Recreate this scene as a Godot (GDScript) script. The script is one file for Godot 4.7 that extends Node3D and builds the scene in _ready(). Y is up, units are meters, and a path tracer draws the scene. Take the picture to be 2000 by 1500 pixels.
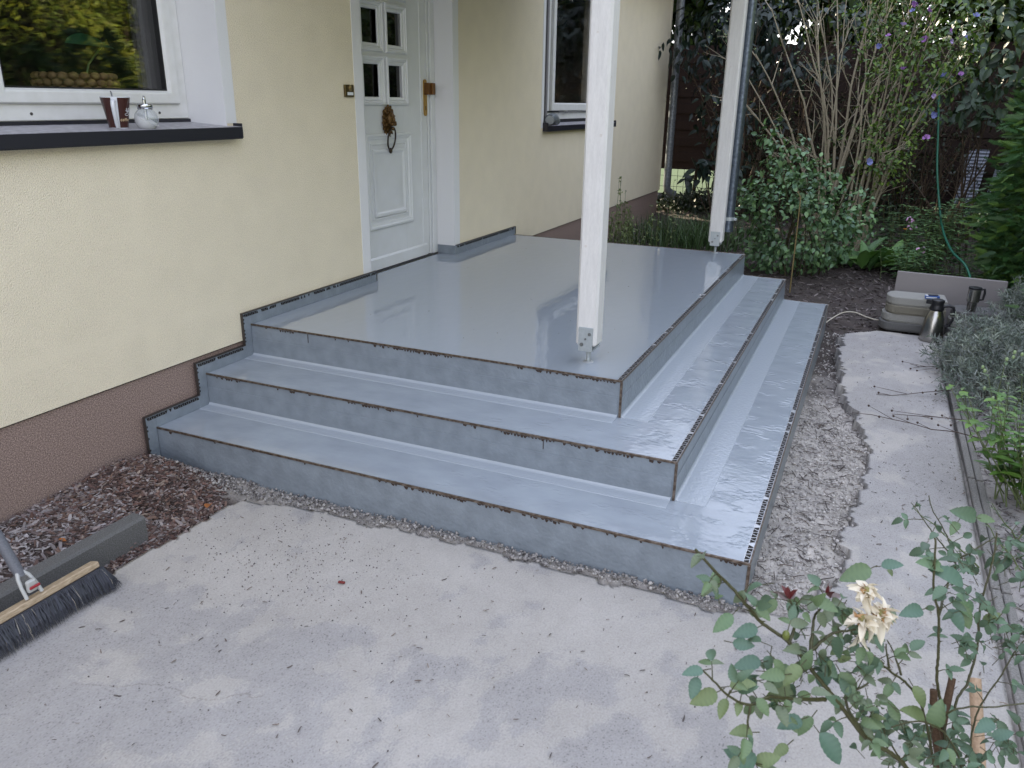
extends Node3D

const CAM := Vector3(-3.187, 1.659, 2.971)
# the porch: where its three levels end (x along the house wall, z away from it)
const XM := -0.351
const XB := -0.694
const XE := 3.463
const ZT := 2.083
const ZM := 2.423
const ZB := 2.770
const YB := 0.168
const YM := 0.335
const YT := 0.508

var taken := {}
var mats := {}
var texs := {}


class MB:
	var v := PackedVector3Array()
	var n := PackedVector3Array()
	var uv := PackedVector2Array()
	var c := PackedColorArray()
	var ix := PackedInt32Array()
	var col := Color.WHITE

	func put(p: Vector3, nn: Vector3, u := Vector2.ZERO) -> int:
		v.append(p); n.append(nn); uv.append(u); c.append(col)
		return v.size() - 1

	func face(pts: Array, out := Vector3.ZERO) -> void:
		var a: Vector3 = pts[0]
		var nn := Vector3.ZERO
		for k in range(1, pts.size() - 1):
			nn += (pts[k] - a).cross(pts[k + 1] - a)
		if nn.length() < 1e-14: return
		nn = nn.normalized()
		var flip := out != Vector3.ZERO and nn.dot(out) < 0.0
		if flip: nn = -nn
		var s := v.size()
		for p in pts: put(p, nn)
		for k in range(1, pts.size() - 1):
			if flip: ix.append_array(PackedInt32Array([s, s + k, s + k + 1]))
			else: ix.append_array(PackedInt32Array([s, s + k + 1, s + k]))

	func box(mn: Vector3, mx: Vector3, b := 0.0, xf := Transform3D.IDENTITY) -> void:
		var o := (mn + mx) * 0.5
		var h := (mx - mn) * 0.5
		b = minf(b, minf(h.x, minf(h.y, h.z)) * 0.9)
		for a in 3:
			for s in [-1.0, 1.0]:
				var p1 := (a + 1) % 3
				var p2 := (a + 2) % 3
				var q := []
				for e in [[-1, -1], [1, -1], [1, 1], [-1, 1]]:
					var p := Vector3.ZERO
					p[a] = s * h[a]; p[p1] = e[0] * (h[p1] - b); p[p2] = e[1] * (h[p2] - b)
					q.append(xf * (o + p))
				var d := Vector3.ZERO
				d[a] = s
				face(q, xf.basis * d)
				if b > 0.0 and a < 2:
					for e2 in range(a + 1, 3):
						for s2 in [-1.0, 1.0]:
							var f := 3 - a - e2
							var q2 := []
							for e in [[0, -1], [1, -1], [1, 1], [0, 1]]:
								var p := Vector3.ZERO
								p[f] = e[1] * (h[f] - b)
								p[a] = s * (h[a] if e[0] == 0 else h[a] - b)
								p[e2] = s2 * (h[e2] - b if e[0] == 0 else h[e2])
								q2.append(xf * (o + p))
							var d2 := Vector3.ZERO
							d2[a] = s; d2[e2] = s2
							face(q2, xf.basis * d2)
		if b > 0.0:
			for sx in [-1.0, 1.0]:
				for sy in [-1.0, 1.0]:
					for sz in [-1.0, 1.0]:
						var i := h - Vector3(b, b, b)
						var s3 := Vector3(sx, sy, sz)
						face([xf * (o + s3 * Vector3(h.x, i.y, i.z)), xf * (o + s3 * Vector3(i.x, h.y, i.z)), xf * (o + s3 * Vector3(i.x, i.y, h.z))], xf.basis * s3)

	func tube(pts: Array, rads: Array, seg := 6, caps := true) -> void:
		var fr := Vector3.UP
		var first := v.size()
		var m := pts.size()
		var len_sum := 0.0
		for k in m:
			var t: Vector3 = pts[mini(k + 1, m - 1)] - pts[maxi(k - 1, 0)]
			t = t.normalized() if t.length() > 1e-9 else Vector3.UP
			if k == 0:
				fr = t.cross(Vector3.RIGHT if absf(t.x) < 0.8 else Vector3.UP).normalized()
			else:
				fr = (fr - t * fr.dot(t)).normalized()
				len_sum += (pts[k] - pts[k - 1]).length()
			var g := t.cross(fr)
			var r: float = rads[mini(k, rads.size() - 1)]
			for s in seg:
				var a := TAU * s / seg
				var nn := fr * cos(a) + g * sin(a)
				put(pts[k] + nn * r, nn, Vector2(float(s) / seg, len_sum))
		for k in m - 1:
			for s in seg:
				var a := first + k * seg + s
				var b := first + k * seg + (s + 1) % seg
				ix.append_array(PackedInt32Array([a, a + seg, b, b, a + seg, b + seg]))
		if caps:
			for e in [0, m - 1]:
				var q := []
				for s in seg: q.append(v[first + e * seg + s])
				face(q, (pts[0] - pts[1]) if e == 0 else (pts[m - 1] - pts[m - 2]))

	func lathe(prof: Array, seg := 24, xf := Transform3D.IDENTITY, a0 := 0.0, a1 := TAU) -> void:
		for k in prof.size() - 1:
			var p: Vector2 = prof[k]
			var q: Vector2 = prof[k + 1]
			if p.distance_to(q) < 1e-7: continue
			var d := (q - p).normalized()
			var np := Vector2(d.y, -d.x)
			var n0 := np
			var n1 := np
			if k > 0:
				var e: Vector2 = (p - prof[k - 1]).normalized()
				if e.dot(d) > 0.75: n0 = (np + Vector2(e.y, -e.x)).normalized()
			if k < prof.size() - 2:
				var e: Vector2 = (prof[k + 2] - q).normalized()
				if e.dot(d) > 0.75: n1 = (np + Vector2(e.y, -e.x)).normalized()
			var s0 := v.size()
			for s in seg + 1:
				var a := a0 + (a1 - a0) * s / seg
				var cs := cos(a)
				var sn := sin(a)
				put(xf * Vector3(p.x * cs, p.y, p.x * sn), (xf.basis * Vector3(n0.x * cs, n0.y, n0.x * sn)).normalized(), Vector2(float(s) / seg, p.y))
				put(xf * Vector3(q.x * cs, q.y, q.x * sn), (xf.basis * Vector3(n1.x * cs, n1.y, n1.x * sn)).normalized(), Vector2(float(s) / seg, q.y))
			for s in seg:
				var i := s0 + s * 2
				ix.append_array(PackedInt32Array([i, i + 2, i + 1, i + 1, i + 2, i + 3]))

	func prism(poly: PackedVector2Array, z0: float, z1: float, xf := Transform3D.IDENTITY) -> void:
		var t := Geometry2D.triangulate_polygon(poly)
		for k in range(0, t.size(), 3):
			var q := [poly[t[k]], poly[t[k + 1]], poly[t[k + 2]]]
			face(q.map(func(p): return xf * Vector3(p.x, p.y, z1)), xf.basis.z * signf(z1 - z0))
			face(q.map(func(p): return xf * Vector3(p.x, p.y, z0)), -xf.basis.z * signf(z1 - z0))
		var cw := Geometry2D.is_polygon_clockwise(poly)
		for k in poly.size():
			var a := poly[k]
			var b := poly[(k + 1) % poly.size()]
			var d := (b - a).orthogonal() * (-1.0 if cw else 1.0)
			face([xf * Vector3(a.x, a.y, z0), xf * Vector3(b.x, b.y, z0), xf * Vector3(b.x, b.y, z1), xf * Vector3(a.x, a.y, z1)], xf.basis * Vector3(-d.x, -d.y, 0) * -1.0)

	# a profile of [inset, z] steps swept round an upright rectangle, mitred at the corners
	func frame(x0: float, x1: float, y0: float, y1: float, prof: Array) -> void:
		for k in prof.size() - 1:
			var a: Array = prof[k]
			var b: Array = prof[k + 1]
			var A := [Vector3(x0 + a[0], y0 + a[0], a[1]), Vector3(x1 - a[0], y0 + a[0], a[1]), Vector3(x1 - a[0], y1 - a[0], a[1]), Vector3(x0 + a[0], y1 - a[0], a[1])]
			var B := [Vector3(x0 + b[0], y0 + b[0], b[1]), Vector3(x1 - b[0], y0 + b[0], b[1]), Vector3(x1 - b[0], y1 - b[0], b[1]), Vector3(x0 + b[0], y1 - b[0], b[1])]
			for e in 4:
				face([A[e], A[(e + 1) % 4], B[(e + 1) % 4], B[e]])

	func grid(x0: float, x1: float, nx: int, z0: float, z1: float, nz: int, h: Callable, tint = null) -> void:
		var s := v.size()
		for i in nx + 1:
			for j in nz + 1:
				var x := x0 + (x1 - x0) * i / nx
				var z := z0 + (z1 - z0) * j / nz
				if tint != null: col = tint.call(x, z)
				put(Vector3(x, h.call(x, z), z), Vector3.UP, Vector2(float(i) / nx, float(j) / nz))
		var w := nz + 1
		for i in nx + 1:
			for j in nz + 1:
				var a := v[s + mini(i + 1, nx) * w + j] - v[s + maxi(i - 1, 0) * w + j]
				var b := v[s + i * w + mini(j + 1, nz)] - v[s + i * w + maxi(j - 1, 0)]
				n[s + i * w + j] = b.cross(a).normalized()
		for i in nx:
			for j in nz:
				var a := s + i * w + j
				ix.append_array(PackedInt32Array([a, a + w, a + 1, a + 1, a + w, a + w + 1]))

	func ball(o: Vector3, r: Vector3, seg := 10, rings := 7, xf := Transform3D.IDENTITY) -> void:
		var s := v.size()
		for i in rings + 1:
			var la := PI * (float(i) / rings - 0.5)
			for j in seg + 1:
				var lo := TAU * j / seg
				var d := Vector3(cos(la) * cos(lo), sin(la), cos(la) * sin(lo))
				put(xf * (o + d * r), (xf.basis * (d / r)).normalized(), Vector2(float(j) / seg, float(i) / rings))
		for i in rings:
			for j in seg:
				var a := s + i * (seg + 1) + j
				ix.append_array(PackedInt32Array([a, a + 1, a + seg + 1, a + 1, a + seg + 2, a + seg + 1]))

	func mesh() -> ArrayMesh:
		var a := []
		a.resize(Mesh.ARRAY_MAX)
		a[Mesh.ARRAY_VERTEX] = v; a[Mesh.ARRAY_NORMAL] = n; a[Mesh.ARRAY_TEX_UV] = uv; a[Mesh.ARRAY_COLOR] = c; a[Mesh.ARRAY_INDEX] = ix
		var m := ArrayMesh.new()
		m.add_surface_from_arrays(Mesh.PRIMITIVE_TRIANGLES, a)
		return m


# ---------------------------------------------------------------- naming and parenting

func numbered(called: String) -> String:
	taken[called] = taken.get(called, -1) + 1
	return called if taken[called] == 0 else "%s_%03d" % [called, taken[called]]


func tag(o: Node3D, label: String, category: String, group := "") -> Node3D:
	o.set_meta("label", label)
	o.set_meta("category", category)
	if group: o.set_meta("group", group)
	return o


func thing(called: String, label: String, category: String, at := Vector3.ZERO, group := "") -> Node3D:
	var o := Node3D.new()
	o.name = numbered(called)
	add_child(o)
	o.position = at
	return tag(o, label, category, group)


# a part whose mesh is given in world coordinates
func part(p: Node3D, called: String, mb, m: Material, label := "") -> MeshInstance3D:
	var o := MeshInstance3D.new()
	o.name = called
	o.mesh = mb.mesh() if mb is MB else mb
	o.material_override = m
	if p == self:
		o.name = numbered(called)
		add_child(o)
	else:
		p.add_child(o, true)
		var q: Node = p
		while q != self:
			o.position -= q.position
			q = q.get_parent()
	if label: o.set_meta("label", label)
	return o


func local(p: Node3D, called: String, mesh: Mesh, m: Material, xf := Transform3D.IDENTITY) -> MeshInstance3D:
	var o := MeshInstance3D.new()
	o.name = called
	o.mesh = mesh
	o.material_override = m
	o.transform = xf
	p.add_child(o, true)
	return o


func structure(called: String, mb, m: Material) -> MeshInstance3D:
	var o := part(self, called, mb, m)
	o.set_meta("kind", "structure")
	return o


func scatter(p: Node3D, called: String, mesh: Mesh, m: Material, xfs: Array, cols: Array, stuff := true) -> MultiMeshInstance3D:
	var mm := MultiMesh.new()
	mm.transform_format = MultiMesh.TRANSFORM_3D
	mm.use_colors = true
	mm.mesh = mesh
	mm.instance_count = xfs.size()
	var off := p.position if p != self else Vector3.ZERO
	for i in xfs.size():
		var t: Transform3D = xfs[i]
		t.origin -= off
		mm.set_instance_transform(i, t)
		mm.set_instance_color(i, cols[i % cols.size()])
	var o := MultiMeshInstance3D.new()
	o.name = called if p != self else numbered(called)
	o.multimesh = mm
	o.material_override = m
	p.add_child(o, true)
	if stuff: o.set_meta("kind", "stuff")
	return o


func rng(s: int) -> RandomNumberGenerator:
	var r := RandomNumberGenerator.new()
	r.seed = s
	return r


# ---------------------------------------------------------------- materials

func lin(r: float, g: float, b: float) -> Color:
	return Color(r, g, b).linear_to_srgb()


func noise(freq: float, oct := 3, kind := FastNoiseLite.TYPE_SIMPLEX_SMOOTH, s := 1) -> FastNoiseLite:
	var f := FastNoiseLite.new()
	f.noise_type = kind
	f.frequency = freq
	f.fractal_octaves = oct
	f.seed = s
	return f


func ntex(key: String, freq: float, oct := 3, lo := Color.BLACK, hi := Color.WHITE, kind := FastNoiseLite.TYPE_SIMPLEX_SMOOTH, size := 512, mid := -1.0) -> NoiseTexture2D:
	if texs.has(key): return texs[key]
	var t := NoiseTexture2D.new()
	t.width = size
	t.height = size
	t.seamless = true
	t.noise = noise(freq, oct, kind, key.hash() % 1000)
	var g := Gradient.new()
	g.set_color(0, lo)
	g.set_color(1, hi)
	if mid > 0.0:
		g.set_offset(0, mid - 0.12)
		g.set_offset(1, mid + 0.12)
	t.color_ramp = g
	texs[key] = t
	return t


# broad tone and fine grain in one grey picture
func tone2(key: String, f1: float, a1: float, f2: float, a2: float, size := 1024, top := 255.0) -> ImageTexture:
	if texs.has(key): return texs[key]
	var p := noise(f1, 4, FastNoiseLite.TYPE_SIMPLEX_SMOOTH, key.hash() % 997).get_seamless_image(size, size).get_data()
	var q := noise(f2, 2, FastNoiseLite.TYPE_SIMPLEX_SMOOTH, key.hash() % 991 + 3).get_seamless_image(size, size).get_data()
	var b := PackedByteArray()
	b.resize(size * size)
	for i in b.size():
		b[i] = int(clampf(top * (1.0 - a1 * (1.0 - p[i] / 255.0) - a2 * (1.0 - q[i] / 255.0)), 0.0, 255.0))
	texs[key] = ImageTexture.create_from_image(Image.create_from_data(size, size, false, Image.FORMAT_L8, b))
	return texs[key]


# ripples that come and go in patches, as a trowelled coat sets
func patchy(key: String, f1: float, f2: float, lo: float, hi: float, size := 1024) -> ImageTexture:
	if texs.has(key): return texs[key]
	var p := noise(f1, 3, FastNoiseLite.TYPE_SIMPLEX_SMOOTH, 31).get_seamless_image(size, size).get_data()
	var q := noise(f2, 3, FastNoiseLite.TYPE_SIMPLEX_SMOOTH, 37).get_seamless_image(size, size).get_data()
	var b := PackedByteArray()
	b.resize(size * size)
	for i in b.size():
		var m := 0.1 + 0.9 * smoothstep(lo, hi, q[i] / 255.0)
		b[i] = int(clampf(128.0 + (p[i] - 128.0) * m, 0.0, 255.0))
	texs[key] = ImageTexture.create_from_image(Image.create_from_data(size, size, false, Image.FORMAT_L8, b))
	return texs[key]


func mat(key: String, c: Color, rough := 0.7, o := {}) -> StandardMaterial3D:
	if mats.has(key): return mats[key]
	var m := StandardMaterial3D.new()
	m.resource_name = key
	m.albedo_color = c
	m.roughness = rough
	m.metallic_specular = 0.5
	for k in o:
		match k:
			"metal": m.metallic = o[k]
			"vc": m.vertex_color_use_as_albedo = o[k]
			"back":
				m.backlight_enabled = true
				m.backlight = o[k]
			"spec": m.metallic_specular = o[k]
			"tex":
				m.albedo_texture = o[k]
			"bump":
				m.heightmap_enabled = true
				m.heightmap_texture = o[k][0]
				m.heightmap_scale = o[k][1]
			"tri":
				m.uv1_triplanar = true
				m.uv1_world_triplanar = true
				m.uv1_scale = Vector3.ONE * o[k]
			"tri3":
				m.uv1_triplanar = true
				m.uv1_world_triplanar = true
				m.uv1_scale = o[k]
			"rtex":
				m.roughness_texture = o[k]
			"coat":
				m.clearcoat_enabled = true
				m.clearcoat = o[k]
				m.clearcoat_roughness = 0.05
	mats[key] = m
	return m


func leafmat(key: String, c: Color, rough := 0.45) -> StandardMaterial3D:
	return mat(key, c, rough, {"vc": true, "back": Color(0.45, 0.5, 0.12), "spec": 0.45})


# ---------------------------------------------------------------- the house

func plate(mb: MB, x0: float, x1: float, y0: float, y1: float, z0: float, z1: float, b := 0.0) -> void:
	mb.box(Vector3(x0, y0, z0), Vector3(x1, y1, z1), b)


func build_house() -> Node3D:
	var h := thing("house", "cream rendered house with brown plinth, white front door and two windows", "house", Vector3(0, 0, 0))
	var render := mat("cream_render", Color8(250, 238, 210), 0.9, {"tri": 0.7, "bump": [ntex("stucco", 0.2, 3, Color.BLACK, Color.WHITE, FastNoiseLite.TYPE_SIMPLEX_SMOOTH, 1024), 0.42], "tex": tone2("stucco_tone", 0.005, 0.025, 0.2, 0.12)})
	var plinth := mat("plinth_plaster", Color.WHITE, 0.85, {"vc": true, "tri": 1.0, "tex": ntex("plinth_grain", 0.3, 2, Color8(80, 65, 58), Color8(202, 178, 166)), "bump": [ntex("plinth_bump", 0.3, 2), 0.2]})
	var white := mat("white_plaster", Color8(226, 226, 226), 0.85, {"tri": 2.5, "bump": [ntex("white_plaster_bump", 0.12, 3), 0.14]})
	var pvc := mat("white_plastic", Color8(228, 228, 226), 0.35, {"tri": 1.2, "tex": ntex("plastic_dirt", 0.02, 4, Color(0.955, 0.955, 0.945), Color(1, 1, 1))})
	var paint := mat("white_gloss_paint", Color8(222, 224, 225), 0.32, {"tri": 1.0, "tex": ntex("paint_tone", 0.01, 4, Color(0.965, 0.965, 0.96), Color(1, 1, 1))})
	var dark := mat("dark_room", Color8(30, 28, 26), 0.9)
	var glass := mat("window_glass", Color(0.05, 0.05, 0.05, 0.02), 0.0)
	glass.transparency = BaseMaterial3D.TRANSPARENCY_ALPHA
	glass.metallic_specular = 0.5
	var doorglass := mat("door_glass", Color(0.02, 0.018, 0.02, 0.92), 0.03)
	doorglass.transparency = BaseMaterial3D.TRANSPARENCY_ALPHA
	var black := mat("black_aluminium", Color8(34, 34, 42), 0.4, {"tri": 3.0, "bump": [ntex("powder", 0.3, 2), 0.02]})
	var sill_top := mat("sky_sheen_dusty_sill", Color8(215, 214, 220), 0.4, {"tri": 2.0, "tex": ntex("sill_dust", 0.04, 4, Color8(165, 163, 163), Color8(235, 233, 235), FastNoiseLite.TYPE_SIMPLEX_SMOOTH, 256)})  # pale grey paints in the sky reflection on dark aluminium, with some dust
	var rubber := mat("black_rubber", Color8(22, 22, 24), 0.6)

	# wall with three openings, butted from upright pieces
	var T := -0.36
	var top := 3.6
	var w := MB.new()
	var op := [[-2.1, -0.015, 1.46, 2.95], [1.17, 2.345, YT, 2.75], [4.14, 6.2, 1.39, 2.85]]
	var x := -6.0
	for o in op:
		plate(w, x, o[0], 0.43, top, T, 0.0)
		if o[2] > 0.44: plate(w, o[0], o[1], 0.43, o[2] if o[2] > 1.0 else 0.48, T, 0.0)
		plate(w, o[0], o[1], o[3], top, T, 0.0)
		x = o[1]
	plate(w, x, 8.85, 0.43, top, T, 0.0)
	plate(w, -6.0, -5.7, 0.43, top, -9.0, T)
	plate(w, 8.55, 8.85, 0.43, top, -9.0, T)
	plate(w, -5.7, 8.55, 0.43, top, -9.0, -8.7)
	for gx in [[-6.0, -5.7], [8.55, 8.85]]:
		w.prism(PackedVector2Array([Vector2(0, top), Vector2(9.0, top), Vector2(4.5, 7.7)]), gx[0], gx[1], Transform3D(Basis(Vector3(0, 0, -1), Vector3(0, 1, 0), Vector3(1, 0, 0)), Vector3.ZERO))
	part(h, "wall", w, render)
	var pl := MB.new()
	plate(pl, -6.0, 8.838, -0.4, 0.424, T, -0.014, 0.003)
	plate(pl, 8.55, 8.836, -0.4, 0.424, -9.0, T)
	# its face, dusty from the work beside the steps
	var dn := noise(1.3, 3, FastNoiseLite.TYPE_SIMPLEX_SMOOTH, 14)
	for i in 90:
		for j in 12:
			var q := []
			for e in [[0, 0], [1, 0], [1, 1], [0, 1]]:
				q.append(Vector3(-4.0 + 3.3 * (i + e[0]) / 90.0, -0.05 + 0.473 * (j + e[1]) / 12.0, -0.0125))
			var s0 := pl.v.size()
			pl.face(q, Vector3(0, 0, 1))
			for k in range(s0, pl.v.size()):
				var p := pl.v[k]
				var d := clampf(exp(-pow((p.x + 0.82) / 0.16, 2.0)) * smoothstep(0.42, 0.05, p.y) * 0.8 + smoothstep(0.2, 0.02, p.y) * 0.25 + dn.get_noise_2d(p.x * 3.0, p.y * 3.0) * 0.15, 0.0, 1.0)
				pl.c[k] = Color(1, 1, 1).lerp(Color(1.7, 1.75, 1.75), d)
	part(h, "plinth", pl, plinth)
	var drip := MB.new()
	plate(drip, -6.0, 8.845, 0.424, 0.4298, T, -0.006)
	part(h, "drip_profile", drip, mat("dark_gap", Color8(30, 24, 22), 0.9))
	var rf := MB.new()
	for s in [-1.0, 1.0]:
		var q := [Vector3(-6.6, 8.0, -4.5), Vector3(8.97, 8.0, -4.5), Vector3(8.97, 3.45, -4.5 + s * 5.0), Vector3(-6.6, 3.45, -4.5 + s * 5.0)]
		rf.face(q, Vector3.UP)
		rf.face(q.map(func(p): return p - Vector3(0, 0.2, 0)), Vector3.DOWN)
		rf.face([q[2], q[3], q[3] - Vector3(0, 0.2, 0), q[2] - Vector3(0, 0.2, 0)], Vector3(0, 0, s))
		for e in [[0, 3], [1, 2]]:
			rf.face([q[e[0]], q[e[1]], q[e[1]] - Vector3(0, 0.2, 0), q[e[0]] - Vector3(0, 0.2, 0)], Vector3(-1 if e[0] == 0 else 1, 0, 0))
	part(h, "roof", rf, mat("roof_tile", Color8(120, 62, 48), 0.8))
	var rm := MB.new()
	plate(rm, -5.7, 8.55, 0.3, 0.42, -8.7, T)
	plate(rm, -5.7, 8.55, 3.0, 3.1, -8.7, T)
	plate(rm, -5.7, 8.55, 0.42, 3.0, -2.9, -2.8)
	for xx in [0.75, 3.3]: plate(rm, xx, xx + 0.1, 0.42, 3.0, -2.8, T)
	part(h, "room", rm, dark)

	# white bands painted round the openings, and the white reveals
	var bd := MB.new()
	var rv := MB.new()
	for k in 3:
		var o: Array = op[k]
		var bw: float = [0.067, 0.085, 0.055][k]
		var dz: float = [-0.235, -0.17, -0.14][k]
		for s in 2:
			var e: float = o[s]
			var lo: float = e - bw if s == 0 else e
			bd = MB.new()
			plate(bd, lo, lo + bw, o[2] + [0.075, 0.0, 0.03][k], o[3], 0.0, 0.0025)
			part(h, "painted_band", bd, white)
			rv = MB.new()
			plate(rv, e - 0.001 if s == 0 else e - 0.004, e + 0.004 if s == 0 else e + 0.001, o[2] + [0.04, 0.0, 0.03][k], o[3], dz - 0.1, 0.0022)
			part(h, "reveal", rv, white)
		bd = MB.new()
		plate(bd, o[0] - bw, o[1] + bw, o[3], o[3] + bw, 0.0, 0.0025)
		part(h, "painted_band", bd, white)
		rv = MB.new()
		plate(rv, o[0] + 0.004, o[1] - 0.004, o[3] - 0.004, o[3] + 0.001, dz - 0.1, 0.0022)
		part(h, "reveal", rv, white)

	# left window, two sashes
	var w1 := MB.new()
	w1.frame(-2.096, -0.019, 1.553, 2.946, [[0, -0.3], [0, -0.24], [0.004, -0.236], [0.066, -0.236], [0.072, -0.24], [0.072, -0.3]])
	plate(w1, -1.05, -1.0, 1.62, 2.88, -0.3, -0.238)
	var n1 := part(h, "window", w1, pvc, "white plastic window with dark glass that mirrors a sunlit hedge")
	for e in [[-1.025, -0.083], [-2.03, -1.03]]:
		var sa := MB.new()
		sa.frame(e[0], e[1], 1.622, 2.88, [[0, -0.29], [0, -0.222], [0.006, -0.216], [0.045, -0.216], [0.052, -0.219], [0.06, -0.234], [0.06, -0.29]])
		var so := part(n1, "sash", sa, pvc)
		var sl := MB.new()
		sl.frame(e[0] + 0.058, e[1] - 0.058, 1.68, 2.822, [[0, -0.2335], [0.009, -0.2335], [0.009, -0.29]])
		part(n1, "seal", sl, rubber)
		for zz in [-0.246, -0.262, -0.278]:
			var pn := MB.new()
			pn.face([Vector3(e[0] + 0.06, 1.682, zz), Vector3(e[1] - 0.06, 1.682, zz), Vector3(e[1] - 0.06, 2.82, zz), Vector3(e[0] + 0.06, 2.82, zz)], Vector3(0, 0, 1))
			part(n1, "pane", pn, glass)
	for xx in [-0.868, -0.205, -1.5]:
		var sc := MB.new()
		sc.lathe([Vector2(0.006, 0), Vector2(0.006, 0.003), Vector2(0, 0.004)], 10, Transform3D(Basis(Vector3.RIGHT, PI / 2), Vector3(xx, 1.582, -0.236)))
		part(n1, "screw_cap", sc, mat("screw_cap_grey", Color8(70, 66, 66), 0.5))
	var sl1 := MB.new()
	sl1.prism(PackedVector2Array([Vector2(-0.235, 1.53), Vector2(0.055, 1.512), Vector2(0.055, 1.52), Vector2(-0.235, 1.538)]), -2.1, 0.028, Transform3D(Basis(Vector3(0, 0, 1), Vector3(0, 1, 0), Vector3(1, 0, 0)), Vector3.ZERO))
	var ws := part(h, "window_sill", sl1, sill_top, "dusty black-edged sill top, sky sheen painted into its pale grey, under the left window")
	var sa1 := MB.new()
	plate(sa1, -2.14, 0.03, 1.467, 1.519, 0.055, 0.0585, 0.001)
	plate(sa1, 0.028, 0.032, 1.468, 1.536, -0.0, 0.0548)
	plate(sa1, -0.0148, 0.0275, 1.5, 1.5385, -0.23, -0.004)
	plate(sa1, -2.1, -0.016, 1.536, 1.5525, -0.234, -0.229)
	plate(sa1, -2.14, 0.0275, 1.463, 1.4665, 0.002, 0.056)
	part(ws, "sill_edge", sa1, black)

	# right window
	var w2 := MB.new()
	w2.frame(4.5, 6.19, 1.49, 2.84, [[0, -0.2], [0, -0.122], [0.003, -0.12], [0.075, -0.12], [0.08, -0.124], [0.08, -0.2]])
	var n2 := part(h, "window", w2, pvc, "narrow white window with dark glass to the right of the door")
	var s2 := MB.new()
	s2.frame(4.62, 6.1, 1.572, 2.77, [[0, -0.18], [0, -0.108], [0.006, -0.102], [0.06, -0.102], [0.066, -0.112], [0.075, -0.125], [0.075, -0.18]])
	part(n2, "sash", s2, pvc)
	for zz in [-0.138, -0.155]:
		var p2 := MB.new()
		p2.face([Vector3(4.69, 1.64, zz), Vector3(6.03, 1.64, zz), Vector3(6.03, 2.7, zz), Vector3(4.69, 2.7, zz)], Vector3(0, 0, 1))
		part(n2, "pane", p2, glass)
	var gd := MB.new()
	plate(gd, 4.145, 4.46, 1.44, 2.845, -0.16, -0.125)
	part(n2, "shutter_guide", gd, mat("dark_guide", Color8(40, 40, 46), 0.5))
	var g2 := MB.new()
	plate(g2, 4.46, 4.5, 1.44, 2.845, -0.15, -0.105, 0.004)
	part(n2, "guide_rail", g2, mat("grey_rail", Color8(132, 130, 132), 0.5))
	var stay := MB.new()
	stay.tube([Vector3(4.78, 1.556, -0.09), Vector3(5.1, 1.56, -0.085), Vector3(6.0, 1.572, -0.09)], [0.006], 8)
	stay.box(Vector3(4.95, 1.548, -0.1), Vector3(5.02, 1.572, -0.08), 0.004)
	part(n2, "stay_rod", stay, mat("grey_metal", Color8(150, 150, 148), 0.4, {"metal": 0.6}))
	var g3 := MB.new()
	plate(g3, 4.5, 6.19, 1.555, 1.571, -0.15, -0.112)
	plate(g3, 4.15, 6.19, 1.455, 1.489, -0.19, -0.124)
	part(n2, "seal", g3, rubber)
	var sl2 := MB.new()
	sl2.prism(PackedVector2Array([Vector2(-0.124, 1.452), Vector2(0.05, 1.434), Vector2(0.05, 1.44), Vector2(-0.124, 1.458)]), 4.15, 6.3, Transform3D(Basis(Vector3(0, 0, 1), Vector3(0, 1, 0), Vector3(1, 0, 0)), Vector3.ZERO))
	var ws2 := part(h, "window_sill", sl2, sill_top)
	var sa2 := MB.new()
	plate(sa2, 4.13, 6.31, 1.39, 1.4395, 0.0505, 0.054, 0.001)
	plate(sa2, 4.128, 4.1485, 1.39, 1.47, 0.003, 0.05)
	plate(sa2, 6.302, 6.316, 1.39, 1.46, 0.003, 0.05)
	part(ws2, "sill_edge", sa2, black)

	build_door(h, paint, doorglass)

	# door bell on the wall
	var brass := mat("old_brass", Color8(122, 108, 72), 0.42, {"metal": 0.75, "tri": 6.0, "tex": ntex("brass_tarnish", 0.05, 3, Color(0.6, 0.56, 0.5), Color(1, 1, 1), FastNoiseLite.TYPE_SIMPLEX_SMOOTH, 256)})
	var bl := MB.new()
	plate(bl, 0.972, 1.062, 1.667, 1.737, 0.0, 0.014, 0.003)
	var bell := part(h, "doorbell", bl, brass, "small tarnished doorbell plate left of the door")
	var bt := MB.new()
	bt.lathe([Vector2(0.017, 0), Vector2(0.017, 0.006), Vector2(0.012, 0.009), Vector2(0, 0.01)], 16, Transform3D(Basis(Vector3.RIGHT, PI / 2), Vector3(1.02, 1.718, 0.014)))
	part(bell, "button", bt, mat("worn_brass", Color8(150, 130, 90), 0.4, {"metal": 0.7}))
	var nt := MB.new()
	plate(nt, 0.992, 1.05, 1.678, 1.695, 0.014, 0.0155)
	part(bell, "name_tag", nt, mat("paper_tag", Color8(225, 228, 228), 0.6))

	# rainwater downpipe at the far corner of the house
	var zinc := mat("weathered_zinc", Color8(150, 155, 160), 0.4, {"metal": 0.45, "tri": 2.0, "tex": ntex("zinc_tone", 0.02, 4, Color(0.62, 0.64, 0.67), Color(1, 1, 1))})
	var dp := MB.new()
	dp.tube([Vector3(8.94, 3.5, 0.09), Vector3(8.94, 0.5, 0.09), Vector3(8.95, 0.43, 0.1), Vector3(8.99, 0.38, 0.15), Vector3(9.02, 0.36, 0.2)], [0.055], 16)
	var dpo := part(h, "downpipe", dp, zinc, "grey zinc downpipe at the far corner of the house")
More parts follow.
